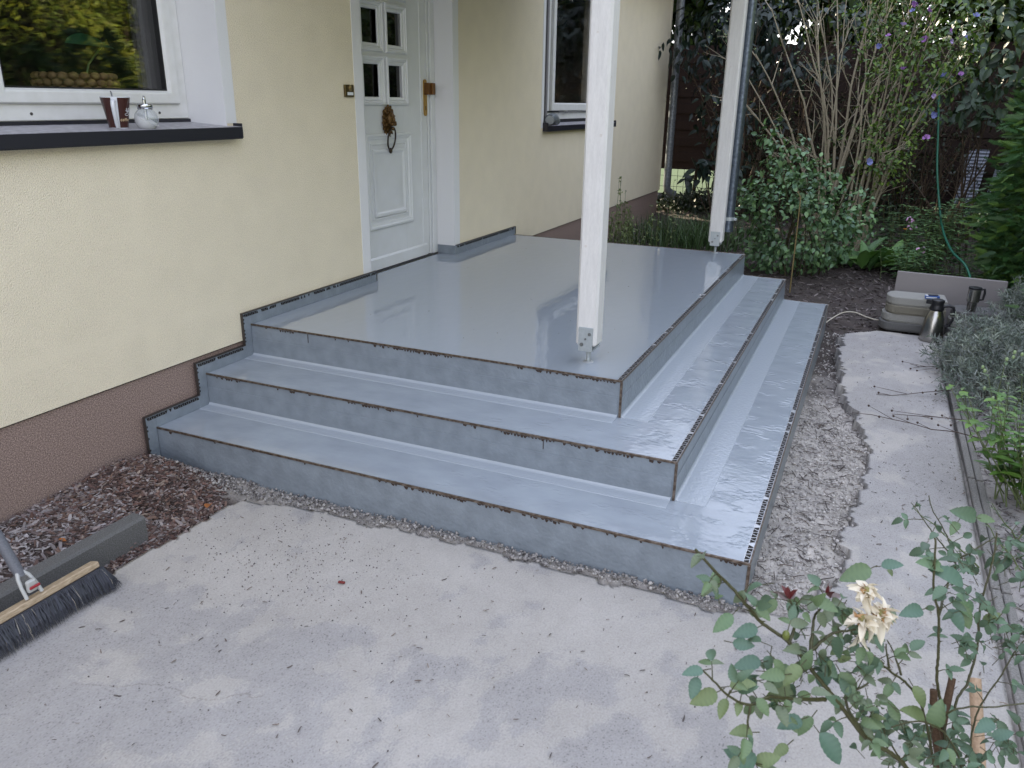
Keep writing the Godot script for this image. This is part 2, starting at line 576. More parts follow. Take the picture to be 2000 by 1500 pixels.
	for yy in [2.6, 1.6, 0.72]:
		var cl := MB.new()
		cl.lathe([Vector2(0.055, 0), Vector2(0.055, 0.03)], 14, Transform3D(Basis.IDENTITY, Vector3(8.94, yy, 0.09)))
		cl.box(Vector3(8.85, yy + 0.005, 0.07), Vector3(8.9, yy + 0.025, 0.1))
		part(dpo, "clamp", cl, zinc)
	var co := MB.new()
	plate(co, 8.83, 8.856, 0.431, 3.2, -0.03, 0.006, 0.004)
	part(h, "corner_bead", co, mat("corner_bead_grey", Color8(190, 182, 160), 0.8))
	return h


func build_door(h: Node3D, paint: Material, doorglass: Material) -> void:
	var F := -0.17
	var B := F - 0.05
	var lf := MB.new()
	var rows := [[1.672, 1.876], [2.004, 2.208], [2.336, 2.54]]
	var cols := [[1.431, 1.612], [1.732, 1.912]]
	plate(lf, 1.25, cols[0][0], 0.515, 2.66, B, F, 0.003)
	plate(lf, cols[1][1], 2.245, 0.515, 2.66, B, F, 0.003)
	plate(lf, cols[0][1], cols[1][0], rows[0][0], 2.66, B, F)
	var y := 0.515
	for r in rows + [[2.66, 2.66]]:
		for c in ([[cols[0][0], cols[1][1]]] if y < 1.0 else cols):
			plate(lf, c[0], c[1], y, r[0], B, F)
		y = r[1]
	var d := part(h, "door", lf, paint, "white panelled front door with four small dark panes and a lion head knocker")
	var mould := MB.new()
	for r in rows:
		for c in cols:
			mould.frame(c[0] - 0.036, c[1] + 0.056 if c[0] > 1.7 else c[1] + 0.058, r[0] - 0.052, r[1] + 0.052, [[0, F], [0, F + 0.012], [0.004, F + 0.018], [0.014, F + 0.02], [0.018, F + 0.014], [0.026, F + 0.012], [0.03, F + 0.004], [0.036, F + 0.006]])
			mould.frame(c[0] - 0.006, c[1] + 0.006, r[0] - 0.006, r[1] + 0.006, [[-0.016, F], [-0.012, F + 0.009], [0.0, F + 0.005], [0.006, F - 0.004], [0.006, F - 0.03]])
			var gl := MB.new()
			gl.face([Vector3(c[0], r[0], F - 0.022), Vector3(c[1], r[0], F - 0.022), Vector3(c[1], r[1], F - 0.022), Vector3(c[0], r[1], F - 0.022)], Vector3(0, 0, 1))
			part(d, "pane", gl, doorglass)
	part(d, "pane_moulding", mould, paint)
	var pm := MB.new()
	pm.frame(1.405, 1.99, 0.80, 1.44, [[0, F], [0, F + 0.014], [0.006, F + 0.022], [0.018, F + 0.023], [0.026, F + 0.016], [0.036, F + 0.014], [0.042, F + 0.005], [0.062, F + 0.004], [0.064, F + 0.012], [0.074, F + 0.012], [0.078, F + 0.002]])
	pm.frame(1.505, 1.898, 0.892, 1.325, [[-0.012, F + 0.001], [-0.01, F + 0.012], [0.0, F + 0.014], [0.01, F + 0.013], [0.022, F + 0.003], [0.04, F + 0.0015]])
	part(d, "panel_moulding", pm, paint)
	var kb := MB.new()
	kb.prism(PackedVector2Array([Vector2(F, 0.52), Vector2(F + 0.016, 0.52), Vector2(F + 0.014, 0.594), Vector2(F + 0.004, 0.606), Vector2(F, 0.606)]), 1.25, 2.19, Transform3D(Basis(Vector3(0, 0, 1), Vector3(0, 1, 0), Vector3(1, 0, 0)), Vector3.ZERO))
	part(d, "kick_board", kb, paint)
	var bead := MB.new()
	bead.tube([Vector3(2.155, 0.52, F + 0.001), Vector3(2.155, 2.655, F + 0.001)], [0.006], 8)
	part(d, "bead", bead, paint)
	var fr := MB.new()
	plate(fr, 2.252, 2.341, 0.512, 2.746, F - 0.06, F + 0.006, 0.005)
	plate(fr, 2.275, 2.341, 0.513, 2.745, F + 0.006, F + 0.022, 0.006)
	plate(fr, 1.174, 1.243, 0.512, 2.746, F - 0.06, F + 0.006, 0.005)
	plate(fr, 1.243, 2.252, 2.668, 2.746, F - 0.06, F + 0.006, 0.005)
	part(h, "door_frame", fr, paint)
	var gap := MB.new()
	plate(gap, 1.243, 2.252, 0.5085, 2.668, F - 0.075, F - 0.056)
	part(h, "rebate", gap, mat("dark_gap", Color8(30, 24, 22), 0.9))
	var th := MB.new()
	plate(th, 1.174, 2.343, 0.5085, 0.5135, F - 0.05, F + 0.03, 0.001)
	part(h, "threshold", th, mat("dark_threshold", Color8(62, 62, 66), 0.5))
	# brass long plate with a square pull
	var brass := mat("yellow_brass", Color8(176, 140, 72), 0.32, {"metal": 0.85})
	var hp := MB.new()
	hp.prism(oval(0.021, 0.128, 0.021), 0.0, 0.008, Transform3D(Basis.IDENTITY, Vector3(2.218, 1.672, F)))
	var hd := part(d, "door_handle", hp, brass, "brass plate with a square pull at the door edge")
	var pu := MB.new()
	pu.box(Vector3(2.196, 1.694, F + 0.008), Vector3(2.236, 1.776, F + 0.045), 0.003)
	pu.box(Vector3(2.236, 1.694, F + 0.03), Vector3(2.282, 1.776, F + 0.058), 0.004)
	part(d, "pull", pu, mat("brown_brass", Color8(118, 82, 46), 0.4, {"metal": 0.7}))
	var ky := MB.new()
	plate(ky, 2.214, 2.222, 1.585, 1.615, F + 0.008, F + 0.009)
	part(d, "keyhole", ky, mat("keyhole_black", Color8(16, 14, 12), 0.8))
	build_knocker(d, Vector3(1.69, 1.52, F))


func oval(hx: float, hy: float, r: float) -> PackedVector2Array:
	var p := PackedVector2Array()
	for q in [[1, 1, 0.0], [-1, 1, PI / 2], [-1, -1, PI], [1, -1, PI * 1.5]]:
		for k in 7:
			var a: float = q[2] + PI / 2 * k / 6.0
			p.append(Vector2(q[0] * (hx - r) + r * cos(a), q[1] * (hy - r) + r * sin(a)))
	return p


func build_knocker(d: Node3D, o: Vector3) -> void:
	var bronze := mat("old_bronze", Color8(146, 116, 72), 0.45, {"metal": 0.55, "tri": 9.0, "tex": ntex("bronze_patina", 0.06, 3, Color(0.32, 0.3, 0.28), Color(1, 0.95, 0.85), FastNoiseLite.TYPE_SIMPLEX_SMOOTH, 256)})
	var m := MB.new()
	var r := rng(5)
	# a mane of locks round a long face, brow, cheeks, muzzle and nose
	m.ball(o + Vector3(0, -0.005, 0.004), Vector3(0.052, 0.088, 0.022), 18, 10)
	for ring in 2:
		var nl := 15 - ring * 3
		for k in nl:
			var a := TAU * (k + 0.5 * ring) / nl
			var rx := 0.056 - 0.016 * ring
			var ry := 0.088 - 0.02 * ring
			var p := o + Vector3(rx * sin(a), ry * cos(a) - 0.004, 0.012 + 0.014 * ring)
			var t := Transform3D(Basis(Vector3(0, 0, 1), -a + r.randf_range(-0.3, 0.3)) * Basis(Vector3.RIGHT, 0.35), p)
			m.ball(Vector3.ZERO, Vector3(0.011, 0.021, 0.009) * r.randf_range(0.85, 1.2), 8, 5, t)
	m.ball(o + Vector3(0, 0.012, 0.034), Vector3(0.04, 0.05, 0.028), 14, 8)
	for s in [-1.0, 1.0]:
		m.ball(o + Vector3(s * 0.017, 0.03, 0.05), Vector3(0.014, 0.008, 0.01), 8, 5)
		m.ball(o + Vector3(s * 0.017, 0.018, 0.05), Vector3(0.007, 0.006, 0.006), 8, 5)
		m.ball(o + Vector3(s * 0.038, 0.062, 0.022), Vector3(0.013, 0.016, 0.01), 8, 5)
		m.ball(o + Vector3(s * 0.014, -0.022, 0.055), Vector3(0.017, 0.014, 0.018), 10, 6)
		m.ball(o + Vector3(s * 0.024, -0.006, 0.042), Vector3(0.015, 0.02, 0.015), 8, 5)
	m.ball(o + Vector3(0, 0.004, 0.058), Vector3(0.011, 0.026, 0.014), 10, 6)
	m.ball(o + Vector3(0, -0.01, 0.072), Vector3(0.012, 0.008, 0.008), 8, 5)
	m.ball(o + Vector3(0, -0.05, 0.046), Vector3(0.015, 0.012, 0.014), 10, 6)
	m.ball(o + Vector3(0, -0.085, 0.016), Vector3(0.02, 0.02, 0.012), 10, 6)
	var kn := part(d, "door_knocker", m, bronze, "bronze lion head knocker with a ring")
	var rg := MB.new()
	var pts := []
	for k in 29:
		var a := TAU * k / 28.0
		pts.append(o + Vector3(0.047 * sin(a), -0.118 + 0.075 * cos(a), 0.05 - 0.012 * (1.0 - cos(a))))
	rg.tube(pts, [0.0058], 9, false)
	rg.ball(o + Vector3(0, -0.198, 0.026), Vector3(0.013, 0.02, 0.013), 10, 7)
	part(d, "knocker_ring", rg, mat("dark_bronze", Color8(62, 52, 42), 0.4, {"metal": 0.7}))


# ---------------------------------------------------------------- porch steps

func skirt(s: Node3D, m: Material, a: Vector3, b: Vector3, bev: float) -> void:
	var k := MB.new()
	k.box(a, b, bev)
	part(s, "skirting", k, m)


func build_steps() -> void:
	var s := thing("porch_steps", "three-level porch steps freshly coated glossy grey in front of the door", "steps", Vector3(1.4, 0, 1.4))
	var ripple := ntex("ripple", 0.022, 3, Color.BLACK, Color.WHITE, FastNoiseLite.TYPE_SIMPLEX_SMOOTH, 1024)
	var wet := mat("wet_coating", Color8(157, 165, 173), 0.03, {"tri3": Vector3(0.55, 1, 0.9), "bump": [ntex("wave", 0.012, 3, Color.BLACK, Color.WHITE, FastNoiseLite.TYPE_SIMPLEX_SMOOTH, 1024), 0.045], "spec": 0.66})
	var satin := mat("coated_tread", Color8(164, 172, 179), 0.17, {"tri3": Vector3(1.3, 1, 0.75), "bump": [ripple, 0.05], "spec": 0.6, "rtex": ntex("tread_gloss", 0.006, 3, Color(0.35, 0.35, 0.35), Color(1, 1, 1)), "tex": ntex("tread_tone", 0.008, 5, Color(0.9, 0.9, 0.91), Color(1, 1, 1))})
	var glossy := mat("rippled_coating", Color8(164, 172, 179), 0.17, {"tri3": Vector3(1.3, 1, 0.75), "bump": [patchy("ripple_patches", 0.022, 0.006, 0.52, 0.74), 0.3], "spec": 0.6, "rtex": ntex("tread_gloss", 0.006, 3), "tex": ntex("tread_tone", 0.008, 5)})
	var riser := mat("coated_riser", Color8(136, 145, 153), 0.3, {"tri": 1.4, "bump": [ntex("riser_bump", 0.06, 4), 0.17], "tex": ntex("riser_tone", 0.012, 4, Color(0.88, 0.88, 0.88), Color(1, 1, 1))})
	var strip := mat("sealing_strip", Color8(168, 175, 182), 0.17, {"tri": 1.6, "bump": [ntex("strip_bump", 0.05, 3), 0.1]})
	var rail := mat("profile_rail", Color8(150, 138, 126), 0.38, {"metal": 0.55, "tri": 3.0, "tex": ntex("rail_stain", 0.05, 3, Color(0.45, 0.4, 0.36), Color(1, 1, 1), FastNoiseLite.TYPE_SIMPLEX_SMOOTH, 256)})
	var web := mat("profile_web", Color8(196, 198, 200), 0.3, {"metal": 0.6})
	var hole := mat("profile_hole", Color8(34, 29, 27), 0.8)

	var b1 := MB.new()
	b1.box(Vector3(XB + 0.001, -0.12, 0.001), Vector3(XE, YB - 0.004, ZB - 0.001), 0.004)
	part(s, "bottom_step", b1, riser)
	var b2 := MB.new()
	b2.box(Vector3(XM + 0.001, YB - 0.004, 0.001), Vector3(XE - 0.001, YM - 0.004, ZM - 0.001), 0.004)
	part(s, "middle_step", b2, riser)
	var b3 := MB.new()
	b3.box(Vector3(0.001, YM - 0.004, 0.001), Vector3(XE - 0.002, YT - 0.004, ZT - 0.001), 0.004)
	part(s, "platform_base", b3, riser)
	var pt := MB.new()
	plate(pt, 0.004, XE - 0.004, YT - 0.004, YT, 0.001, ZT - 0.026)
	plate(pt, 1.174, 2.341, YT - 0.004, YT - 0.0005, -0.13, 0.001)
	part(s, "platform_surface", pt, wet)
	for e in [[XM, 0.0, ZM, ZT, YM], [XB, XM, ZB, ZM, YB]]:
		var tf := MB.new()
		tf.face([Vector3(e[0] + 0.004, e[4], 0.001), Vector3(e[1], e[4], 0.001), Vector3(e[1], e[4], 1.5), Vector3(e[0] + 0.004, e[4], 1.5)], Vector3.UP)
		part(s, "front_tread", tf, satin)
		var ts := MB.new()
		ts.face([Vector3(e[1], e[4], 1.5), Vector3(e[0] + 0.004, e[4], 1.5), Vector3(e[0] + 0.004, e[4], e[2] - 0.0245), Vector3(XE - 0.004, e[4], e[2] - 0.0245), Vector3(XE - 0.004, e[4], e[3]), Vector3(e[1], e[4], e[3])], Vector3.UP)
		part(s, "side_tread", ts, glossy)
		# sealing strips in the inner corners, up the riser and out over the tread
		var yy: float = e[4]
		var sf := MB.new()
		var prof := PackedVector2Array([Vector2(-0.075, yy), Vector2(0.0, yy), Vector2(0.0, yy + 0.014), Vector2(-0.0025, yy + 0.012), Vector2(-0.007, yy + 0.006), Vector2(-0.015, yy + 0.0028), Vector2(-0.074, yy + 0.0014)])
		var up := PackedVector2Array([Vector2(0.0, yy + 0.014), Vector2(0.0, yy + 0.096), Vector2(-0.0016, yy + 0.095), Vector2(-0.0024, yy + 0.0125)])
		var su := MB.new()
		su.prism(up, 0.014, e[3] - 0.014, Transform3D(Basis.IDENTITY, Vector3(e[1], 0, 0)))
		part(s, "riser_strip", su, riser)
		var su2 := MB.new()
		su2.prism(up, -0.002, -(XE - 0.006 - e[1]), Transform3D(Basis(Vector3(0, 0, -1), Vector3(0, 1, 0), Vector3(-1, 0, 0)), Vector3(e[1], 0, e[3])))
		part(s, "riser_strip", su2, riser)
		sf.prism(prof, 0.012, e[3] - 0.012, Transform3D(Basis(Vector3(1, 0, 0), Vector3(0, 1, 0), Vector3(0, 0, 1)), Vector3(e[1], 0, 0)))
		part(s, "sealing_strip", sf, strip)
		var ss := MB.new()
		var prof2 := PackedVector2Array()
		for p in prof: prof2.append(Vector2(p.x * 1.7 if p.x < -0.02 else p.x, p.y))
		ss.prism(prof2, -0.002, -(XE - 0.006 - e[1]), Transform3D(Basis(Vector3(0, 0, -1), Vector3(0, 1, 0), Vector3(-1, 0, 0)), Vector3(e[1], 0, e[3])))
		part(s, "sealing_strip", ss, strip)
	# nosing profiles: a thin bright lip with a perforated web behind it
	var r := rng(11)
	for e in [[0.0, ZT, YT], [XM, ZM, YM], [XB, ZB, YB]]:
		var lip := MB.new()
		lip.box(Vector3(e[0] - 0.004, e[2] - 0.006, 0.012), Vector3(e[0] + 0.004, e[2] + 0.0035, e[1] + 0.003), 0.001)
		part(s, "edge_profile", lip, rail)
		var lip2 := MB.new()
		lip2.box(Vector3(e[0] + 0.004, e[2] - 0.005, e[1] - 0.003), Vector3(XE + 0.002, e[2] + 0.003, e[1] + 0.003), 0.001)
		part(s, "edge_profile", lip2, rail)
		var lip3 := MB.new()
		lip3.box(Vector3(XE - 0.003, e[2] - 0.005, (0.0 if e[0] == 0.0 else (ZT if e[0] == XM else ZM))), Vector3(XE + 0.003, e[2] + 0.003, e[1] - 0.003), 0.001)
		part(s, "edge_profile", lip3, rail)
		var post := MB.new()
		var low: float = {0.0: YM, XM: YB, XB: -0.03}[e[0]]
		post.box(Vector3(e[0] - 0.0045, low + 0.002, e[1] - 0.006), Vector3(e[0] + 0.006, e[2] - 0.006, e[1] + 0.0045), 0.001)
		part(s, "corner_profile", post, rail)
		var wb := MB.new()
		plate(wb, e[0] + 0.006, XE - 0.004, e[2] - 0.003, e[2] + 0.0005, e[1] - 0.0245, e[1] - 0.003)
		part(s, "perforated_web", wb, web)
		var hl := MB.new()
		var x: float = e[0] + 0.014
		var up := true
		while x < XE - 0.03:
			if r.randf() < 0.94:
				var za: float = e[1] - (0.005 if up else 0.0225)
				var zb: float = e[1] - (0.0225 if up else 0.005)
				var j := r.randf_range(-0.001, 0.001)
				hl.face([Vector3(x - 0.012, e[2] + 0.0012, za), Vector3(x + 0.012, e[2] + 0.0012, za), Vector3(x + 0.003 + j, e[2] + 0.0012, zb), Vector3(x - 0.003 + j, e[2] + 0.0012, zb)], Vector3.UP)
			x += 0.0205
			up = not up
		part(s, "web_hole", hl, hole).set_meta("kind", "stuff")
		# on the front risers the web is half buried in the coating
		var hf := MB.new()
		var z := 0.05
		var gate := 0.0
		while z < e[1] - 0.02:
			gate = clampf(gate + r.randf_range(-0.35, 0.35), -0.4, 1.0)
			if r.randf() < gate * 0.8 + 0.12:
				var hgt := r.randf_range(0.005, 0.014)
				var wd := r.randf_range(0.004, 0.011)
				var yt: float = e[2] - 0.0075
				hf.face([Vector3(e[0] - 0.0012, yt, z - wd), Vector3(e[0] - 0.0012, yt - r.randf() * 0.002, z + wd), Vector3(e[0] - 0.0012, yt - hgt, z + wd * r.randf_range(-0.3, 0.8)), Vector3(e[0] - 0.0012, yt - hgt * 0.8, z - wd * r.randf_range(0.2, 0.9))], Vector3(-1, 0, 0))
			if r.randf() < 0.007:
				hf.box(Vector3(e[0] - 0.002, e[2] - r.randf_range(0.03, 0.06), z), Vector3(e[0] - 0.0004, e[2] - 0.008, z + 0.003), 0.0)
			z += 0.016
		part(s, "stain", hf, mat("rust_stain", Color8(58, 44, 36), 0.7)).set_meta("kind", "stuff")
	# skirting up the house wall, stepping with the treads
	var H := 0.068
	var z1 := 0.013
	skirt(s, riser, Vector3(-0.757, -0.05, 0.0004), Vector3(XB - 0.001, YB + H, z1), 0.002)
	skirt(s, riser, Vector3(XB - 0.001, YB, 0.0004), Vector3(XM - 0.062, YB + H, z1), 0.002)
	skirt(s, riser, Vector3(XM - 0.062, YB, 0.0004), Vector3(XM - 0.001, YM + H, z1), 0.002)
	skirt(s, riser, Vector3(XM - 0.001, YM, 0.0004), Vector3(-0.06, YM + H, z1), 0.002)
	skirt(s, riser, Vector3(-0.06, YM, 0.0004), Vector3(-0.001, YT + H, z1), 0.002)
	skirt(s, riser, Vector3(-0.001, YT, 0.003), Vector3(1.215, YT + H, z1), 0.002)
	skirt(s, riser, Vector3(2.352, YT, 0.003), Vector3(3.5, YT + H, z1), 0.002)
	skirt(s, riser, Vector3(2.33, YT, -0.145), Vector3(2.352, YT + H, z1), 0.002)
	var dark_rail := mat("dark_rail", Color8(74, 68, 64), 0.45, {"metal": 0.4})
	var segs := [[-0.759, XM - 0.0625, YB + H, 0], [XM - 0.064, -0.061, YM + H, 0], [-0.062, 1.217, YT + H, 0], [2.35, 3.502, YT + H, 0], [YB - 0.2, YB + H, -0.759, 1], [YB + H, YM + H, XM - 0.064, 1], [YM + H, YT + H, -0.062, 1], [YT + 0.002, YT + H, 1.215, 1], [YT + 0.002, YT + H, 3.5, 1]]
	var kh := MB.new()
	for e in segs:
		if e[3] == 0:
			var kr := MB.new()
			plate(kr, e[0], e[1], e[2], e[2] + 0.004, 0.0005, z1 + 0.003)
			part(s, "skirting_profile", kr, dark_rail)
			var x: float = e[0] + 0.02
			var up := true
			while x < e[1] - 0.012:
				if r.randf() < 0.9:
					var ya: float = e[2] - (0.004 if up else 0.019)
					var yb: float = e[2] - (0.019 if up else 0.004)
					kh.face([Vector3(x - 0.009, ya, z1 + 0.0012), Vector3(x + 0.009, ya, z1 + 0.0012), Vector3(x + 0.002, yb, z1 + 0.0012), Vector3(x - 0.002, yb, z1 + 0.0012)], Vector3(0, 0, 1))
				x += 0.0135
				up = not up
		else:
			var kr := MB.new()
			plate(kr, e[2], e[2] + 0.004, e[0], e[1], 0.0005, z1 + 0.003)
			part(s, "skirting_profile", kr, dark_rail)
			if e[2] < 0.5:
				var y: float = e[0] + 0.015
				while y < e[1] - 0.012:
					if r.randf() < 0.75:
						kh.face([Vector3(e[2] + 0.006, y, z1 + 0.0012), Vector3(e[2] + 0.013, y + 0.004, z1 + 0.0012), Vector3(e[2] + 0.011, y + 0.012, z1 + 0.0012), Vector3(e[2] + 0.006, y + 0.011, z1 + 0.0012)], Vector3(0, 0, 1))
					y += 0.02
	part(s, "web_hole", kh, hole).set_meta("kind", "stuff")


# ---------------------------------------------------------------- posts, canopy, pipes

func build_post(at: Vector3, w: float, label: String) -> void:
	var o := thing("porch_post", label, "post", at, "white posts of the porch")
	var white := mat("post_paint", Color8(228, 226, 222), 0.5, {"tri3": Vector3(4, 0.6, 4), "tex": tone2("post_tone", 0.02, 0.06, 0.12, 0.05, 512), "bump": [ntex("post_bump", 0.04, 3), 0.06]})
	var zinc := mat("galvanised", Color8(178, 184, 186), 0.42, {"metal": 0.35, "tri": 5.0, "tex": ntex("spangle", 0.05, 2, Color(0.92, 0.93, 0.93), Color(1, 1, 1), FastNoiseLite.TYPE_CELLULAR, 256)})
	var h := w / 2.0
	var b := MB.new()
	b.box(Vector3(-h, 0.088, -h), Vector3(h, 2.1, h), 0.011)
	local(o, "beam", b.mesh(), white)
	var p := MB.new()
	var q := h * 0.68
	p.box(Vector3(-h - 0.006, 0.066, -q), Vector3(-h, 0.18, q), 0.001)
	p.box(Vector3(h, 0.066, -q), Vector3(h + 0.006, 0.18, q), 0.001)
	p.box(Vector3(-h, 0.066, -q), Vector3(h, 0.074, q), 0.001)
	local(o, "bracket", p.mesh(), zinc)
	for e in [[0.15, 0.55, 0.0075], [0.125, 0.0, 0.005], [0.098, -0.5, 0.009]]:
		var s := MB.new()
		s.lathe([Vector2(e[2], 0), Vector2(e[2], 0.003), Vector2(e[2] * 0.6, 0.003), Vector2(e[2] * 0.5, 0.007), Vector2(0, 0.008)], 12, Transform3D(Basis(Vector3(0, 0, 1), PI / 2), Vector3(-h - 0.006, e[0], e[1] * q)))
		local(o, "bolt", s.mesh(), mat("steel_bolt", Color8(128, 130, 130), 0.35, {"metal": 0.85}))
	for e in [[-0.2, 0.55, -1], [0.25, 1.02, -1], [-0.1, 1.42, -1], [0.15, 0.8, 1], [-0.25, 1.25, 1]]:
		var kn := MB.new()
		var rr: float = 0.0045 + 0.002 * absf(e[0] * 4.0)
		var kb := Basis(Vector3(0, 0, 1), PI / 2) if e[2] < 0 else Basis(Vector3.RIGHT, PI / 2)
		var c := Vector3(-h, e[1], e[0] * w) if e[2] < 0 else Vector3(e[0] * w, e[1], h)
		kn.lathe([Vector2(rr, 0), Vector2(rr * 0.9, 0.0005), Vector2(rr * 0.6, 0.0002), Vector2(0, 0.0004)], 10, Transform3D(kb, c))
		local(o, "knot", kn.mesh(), mat("painted_knot", Color8(208, 203, 196), 0.5))
	var rod := MB.new()
	var pr := [Vector2(0.011, -0.002)]
	for k in 9: pr.append_array([Vector2(0.011, 0.004 + k * 0.007), Vector2(0.0095, 0.0075 + k * 0.007)])
	pr.append(Vector2(0.011, 0.068))
	rod.lathe(pr, 12)
	local(o, "threaded_rod", rod.mesh(), zinc)
	var ft := MB.new()
	ft.lathe([Vector2(0.026, 0.0), Vector2(0.022, 0.003), Vector2(0.012, 0.005)], 14)
	local(o, "grout_collar", ft.mesh(), mat("grout", Color8(165, 168, 170), 0.5))


func build_canopy() -> void:
	# the posts carry a light roof just above the frame
	var o := thing("porch_canopy", "white timber canopy roof carried by the two posts above the door", "canopy", Vector3(1.7, 2.6, 1.0))
	var white := mat("post_paint", Color8(228, 226, 222), 0.5)
	var b := MB.new()
	plate(b, 0.0, 3.7, 2.607, 2.76, 1.8, 1.92, 0.006)
	part(o, "beam", b, white)
	var r := MB.new()
	r.prism(PackedVector2Array([Vector2(0.005, 3.0), Vector2(2.15, 2.78), Vector2(2.15, 2.81), Vector2(0.005, 3.03)]), -0.15, 3.85, Transform3D(Basis(Vector3(0, 0, 1), Vector3(0, 1, 0), Vector3(1, 0, 0)), Vector3.ZERO))
	var pc := mat("canopy_boards", Color8(196, 186, 166), 0.7)
	part(o, "roof_sheet", r, pc)
	for k in 5:
		var f := MB.new()
		f.prism(PackedVector2Array([Vector2(0.006, 2.9), Vector2(2.1, 2.765), Vector2(2.1, 2.78), Vector2(0.006, 2.995)]), k * 0.9, k * 0.9 + 0.06, Transform3D(Basis(Vector3(0, 0, 1), Vector3(0, 1, 0), Vector3(1, 0, 0)), Vector3.ZERO))
		part(o, "rafter", f, white)
	# its rainwater pipe, clipped to the far post
	var zinc := mat("blue_grey_zinc", Color8(118, 128, 140), 0.35, {"metal": 0.75, "tri": 3.0, "tex": ntex("zinc_tone", 0.02, 4)})
	var d := thing("rain_pipe", "grey metal rain pipe clipped to the far porch post", "downpipe", Vector3(3.47, 0.7, 1.94))
	var t := MB.new()
	t.tube([Vector3(3.475, 0.68, 1.925), Vector3(3.475, 2.75, 1.925)], [0.036], 16)
	part(d, "pipe", t, zinc)
	var c := MB.new()
	c.lathe([Vector2(0.041, 0), Vector2(0.041, 0.028)], 16, Transform3D(Basis.IDENTITY, Vector3(3.475, 0.77, 1.925)))
	c.box(Vector3(3.43, 0.776, 1.962), Vector3(3.48, 0.792, 1.985), 0.002)
	part(d, "clip", c, mat("galvanised", Color8(150, 156, 158), 0.42))


# ---------------------------------------------------------------- the ground

var edge_noise := FastNoiseLite.new()
var slab_poly := PackedVector2Array()


func in_slab(x: float, z: float) -> bool:
	var a := edge_noise.get_noise_2d(x * 9.0, z * 9.0) * 0.04 + edge_noise.get_noise_2d(x * 40.0, z * 40.0) * 0.014
	var b := edge_noise.get_noise_2d(x * 9.0 + 77.0, z * 9.0) * 0.05 + edge_noise.get_noise_2d(x * 40.0 + 31.0, z * 40.0) * 0.02
	var straight := z > 3.4 or x > 3.2
	return Geometry2D.is_point_in_polygon(Vector2(x, z) if straight else Vector2(x + a, z + b), slab_poly)


func soil_h(x: float, z: float) -> float:
	var y := edge_noise.get_noise_2d(x * 3.0, z * 3.0) * 0.025 + edge_noise.get_noise_2d(x * 14.0, z * 14.0) * 0.012 + edge_noise.get_noise_2d(x * 42.0 + 9.0, z * 42.0) * 0.007
	y = y * lerpf(0.5, 1.0, smoothstep(0.8, 2.2, x)) - 0.042
	y += smoothstep(2.0, 0.6, x) * 0.03
	if x > 3.46: y += smoothstep(3.46, 3.9, x) * 0.03 + smoothstep(3.9, 5.2, x) * 0.05 + smoothstep(8.0, 9.8, x) * 0.12
	y -= 0.03 * exp(-pow((x - 2.6) / 1.0, 2.0) - pow((z - 2.85) / 0.2, 2.0))
	if z > 3.66: y = lerpf(y, 0.0 + edge_noise.get_noise_2d(x * 9.0, z * 9.0) * 0.02, smoothstep(3.66, 3.72, z))
	if x > -4.2 and z > 0.6 and z < 3.6 and in_slab(x, z): y -= 0.07
	# mulch against the plinth
	if x < -0.7 and z < 0.7:
		var m := 0.052 - 0.085 * smoothstep(0.1, 0.66, z) + 0.05 * exp(-(pow((x + 1.0) / 0.2, 2.0) + pow((z - 0.16) / 0.2, 2.0)))
		y = lerpf(y, m + edge_noise.get_noise_2d(x * 12.0, z * 12.0) * 0.012, smoothstep(-0.7, -0.8, x))
	return y


func soil_tint(x: float, z: float) -> Color:
	var pale := Color(0.47, 0.428, 0.385)
	var dark := Color(0.075, 0.06, 0.052)
	var bark := Color(0.06, 0.042, 0.036)
	var t := smoothstep(1.3, 2.6, x + edge_noise.get_noise_2d(x * 5.0, z * 5.0) * 0.6)
	var k := 0.82 + 0.35 * edge_noise.get_noise_2d(x * 60.0, z * 60.0) + 0.25 * edge_noise.get_noise_2d(x * 11.0, z * 11.0 + 40.0)
	var c := pale.lerp(dark, clampf(t, 0, 1))
	if z > 3.62: c = c.lerp(Color(0.36, 0.335, 0.32), smoothstep(3.62, 3.7, z) * smoothstep(3.2, 2.4, x) * lerpf(1.0, 0.25, smoothstep(3.95, 4.4, z)))
	if x < -0.8 and z < 0.62: c = c.lerp(bark, smoothstep(-0.78, -0.88, x))
	return Color(c.r * k, c.g * k, c.b * k)


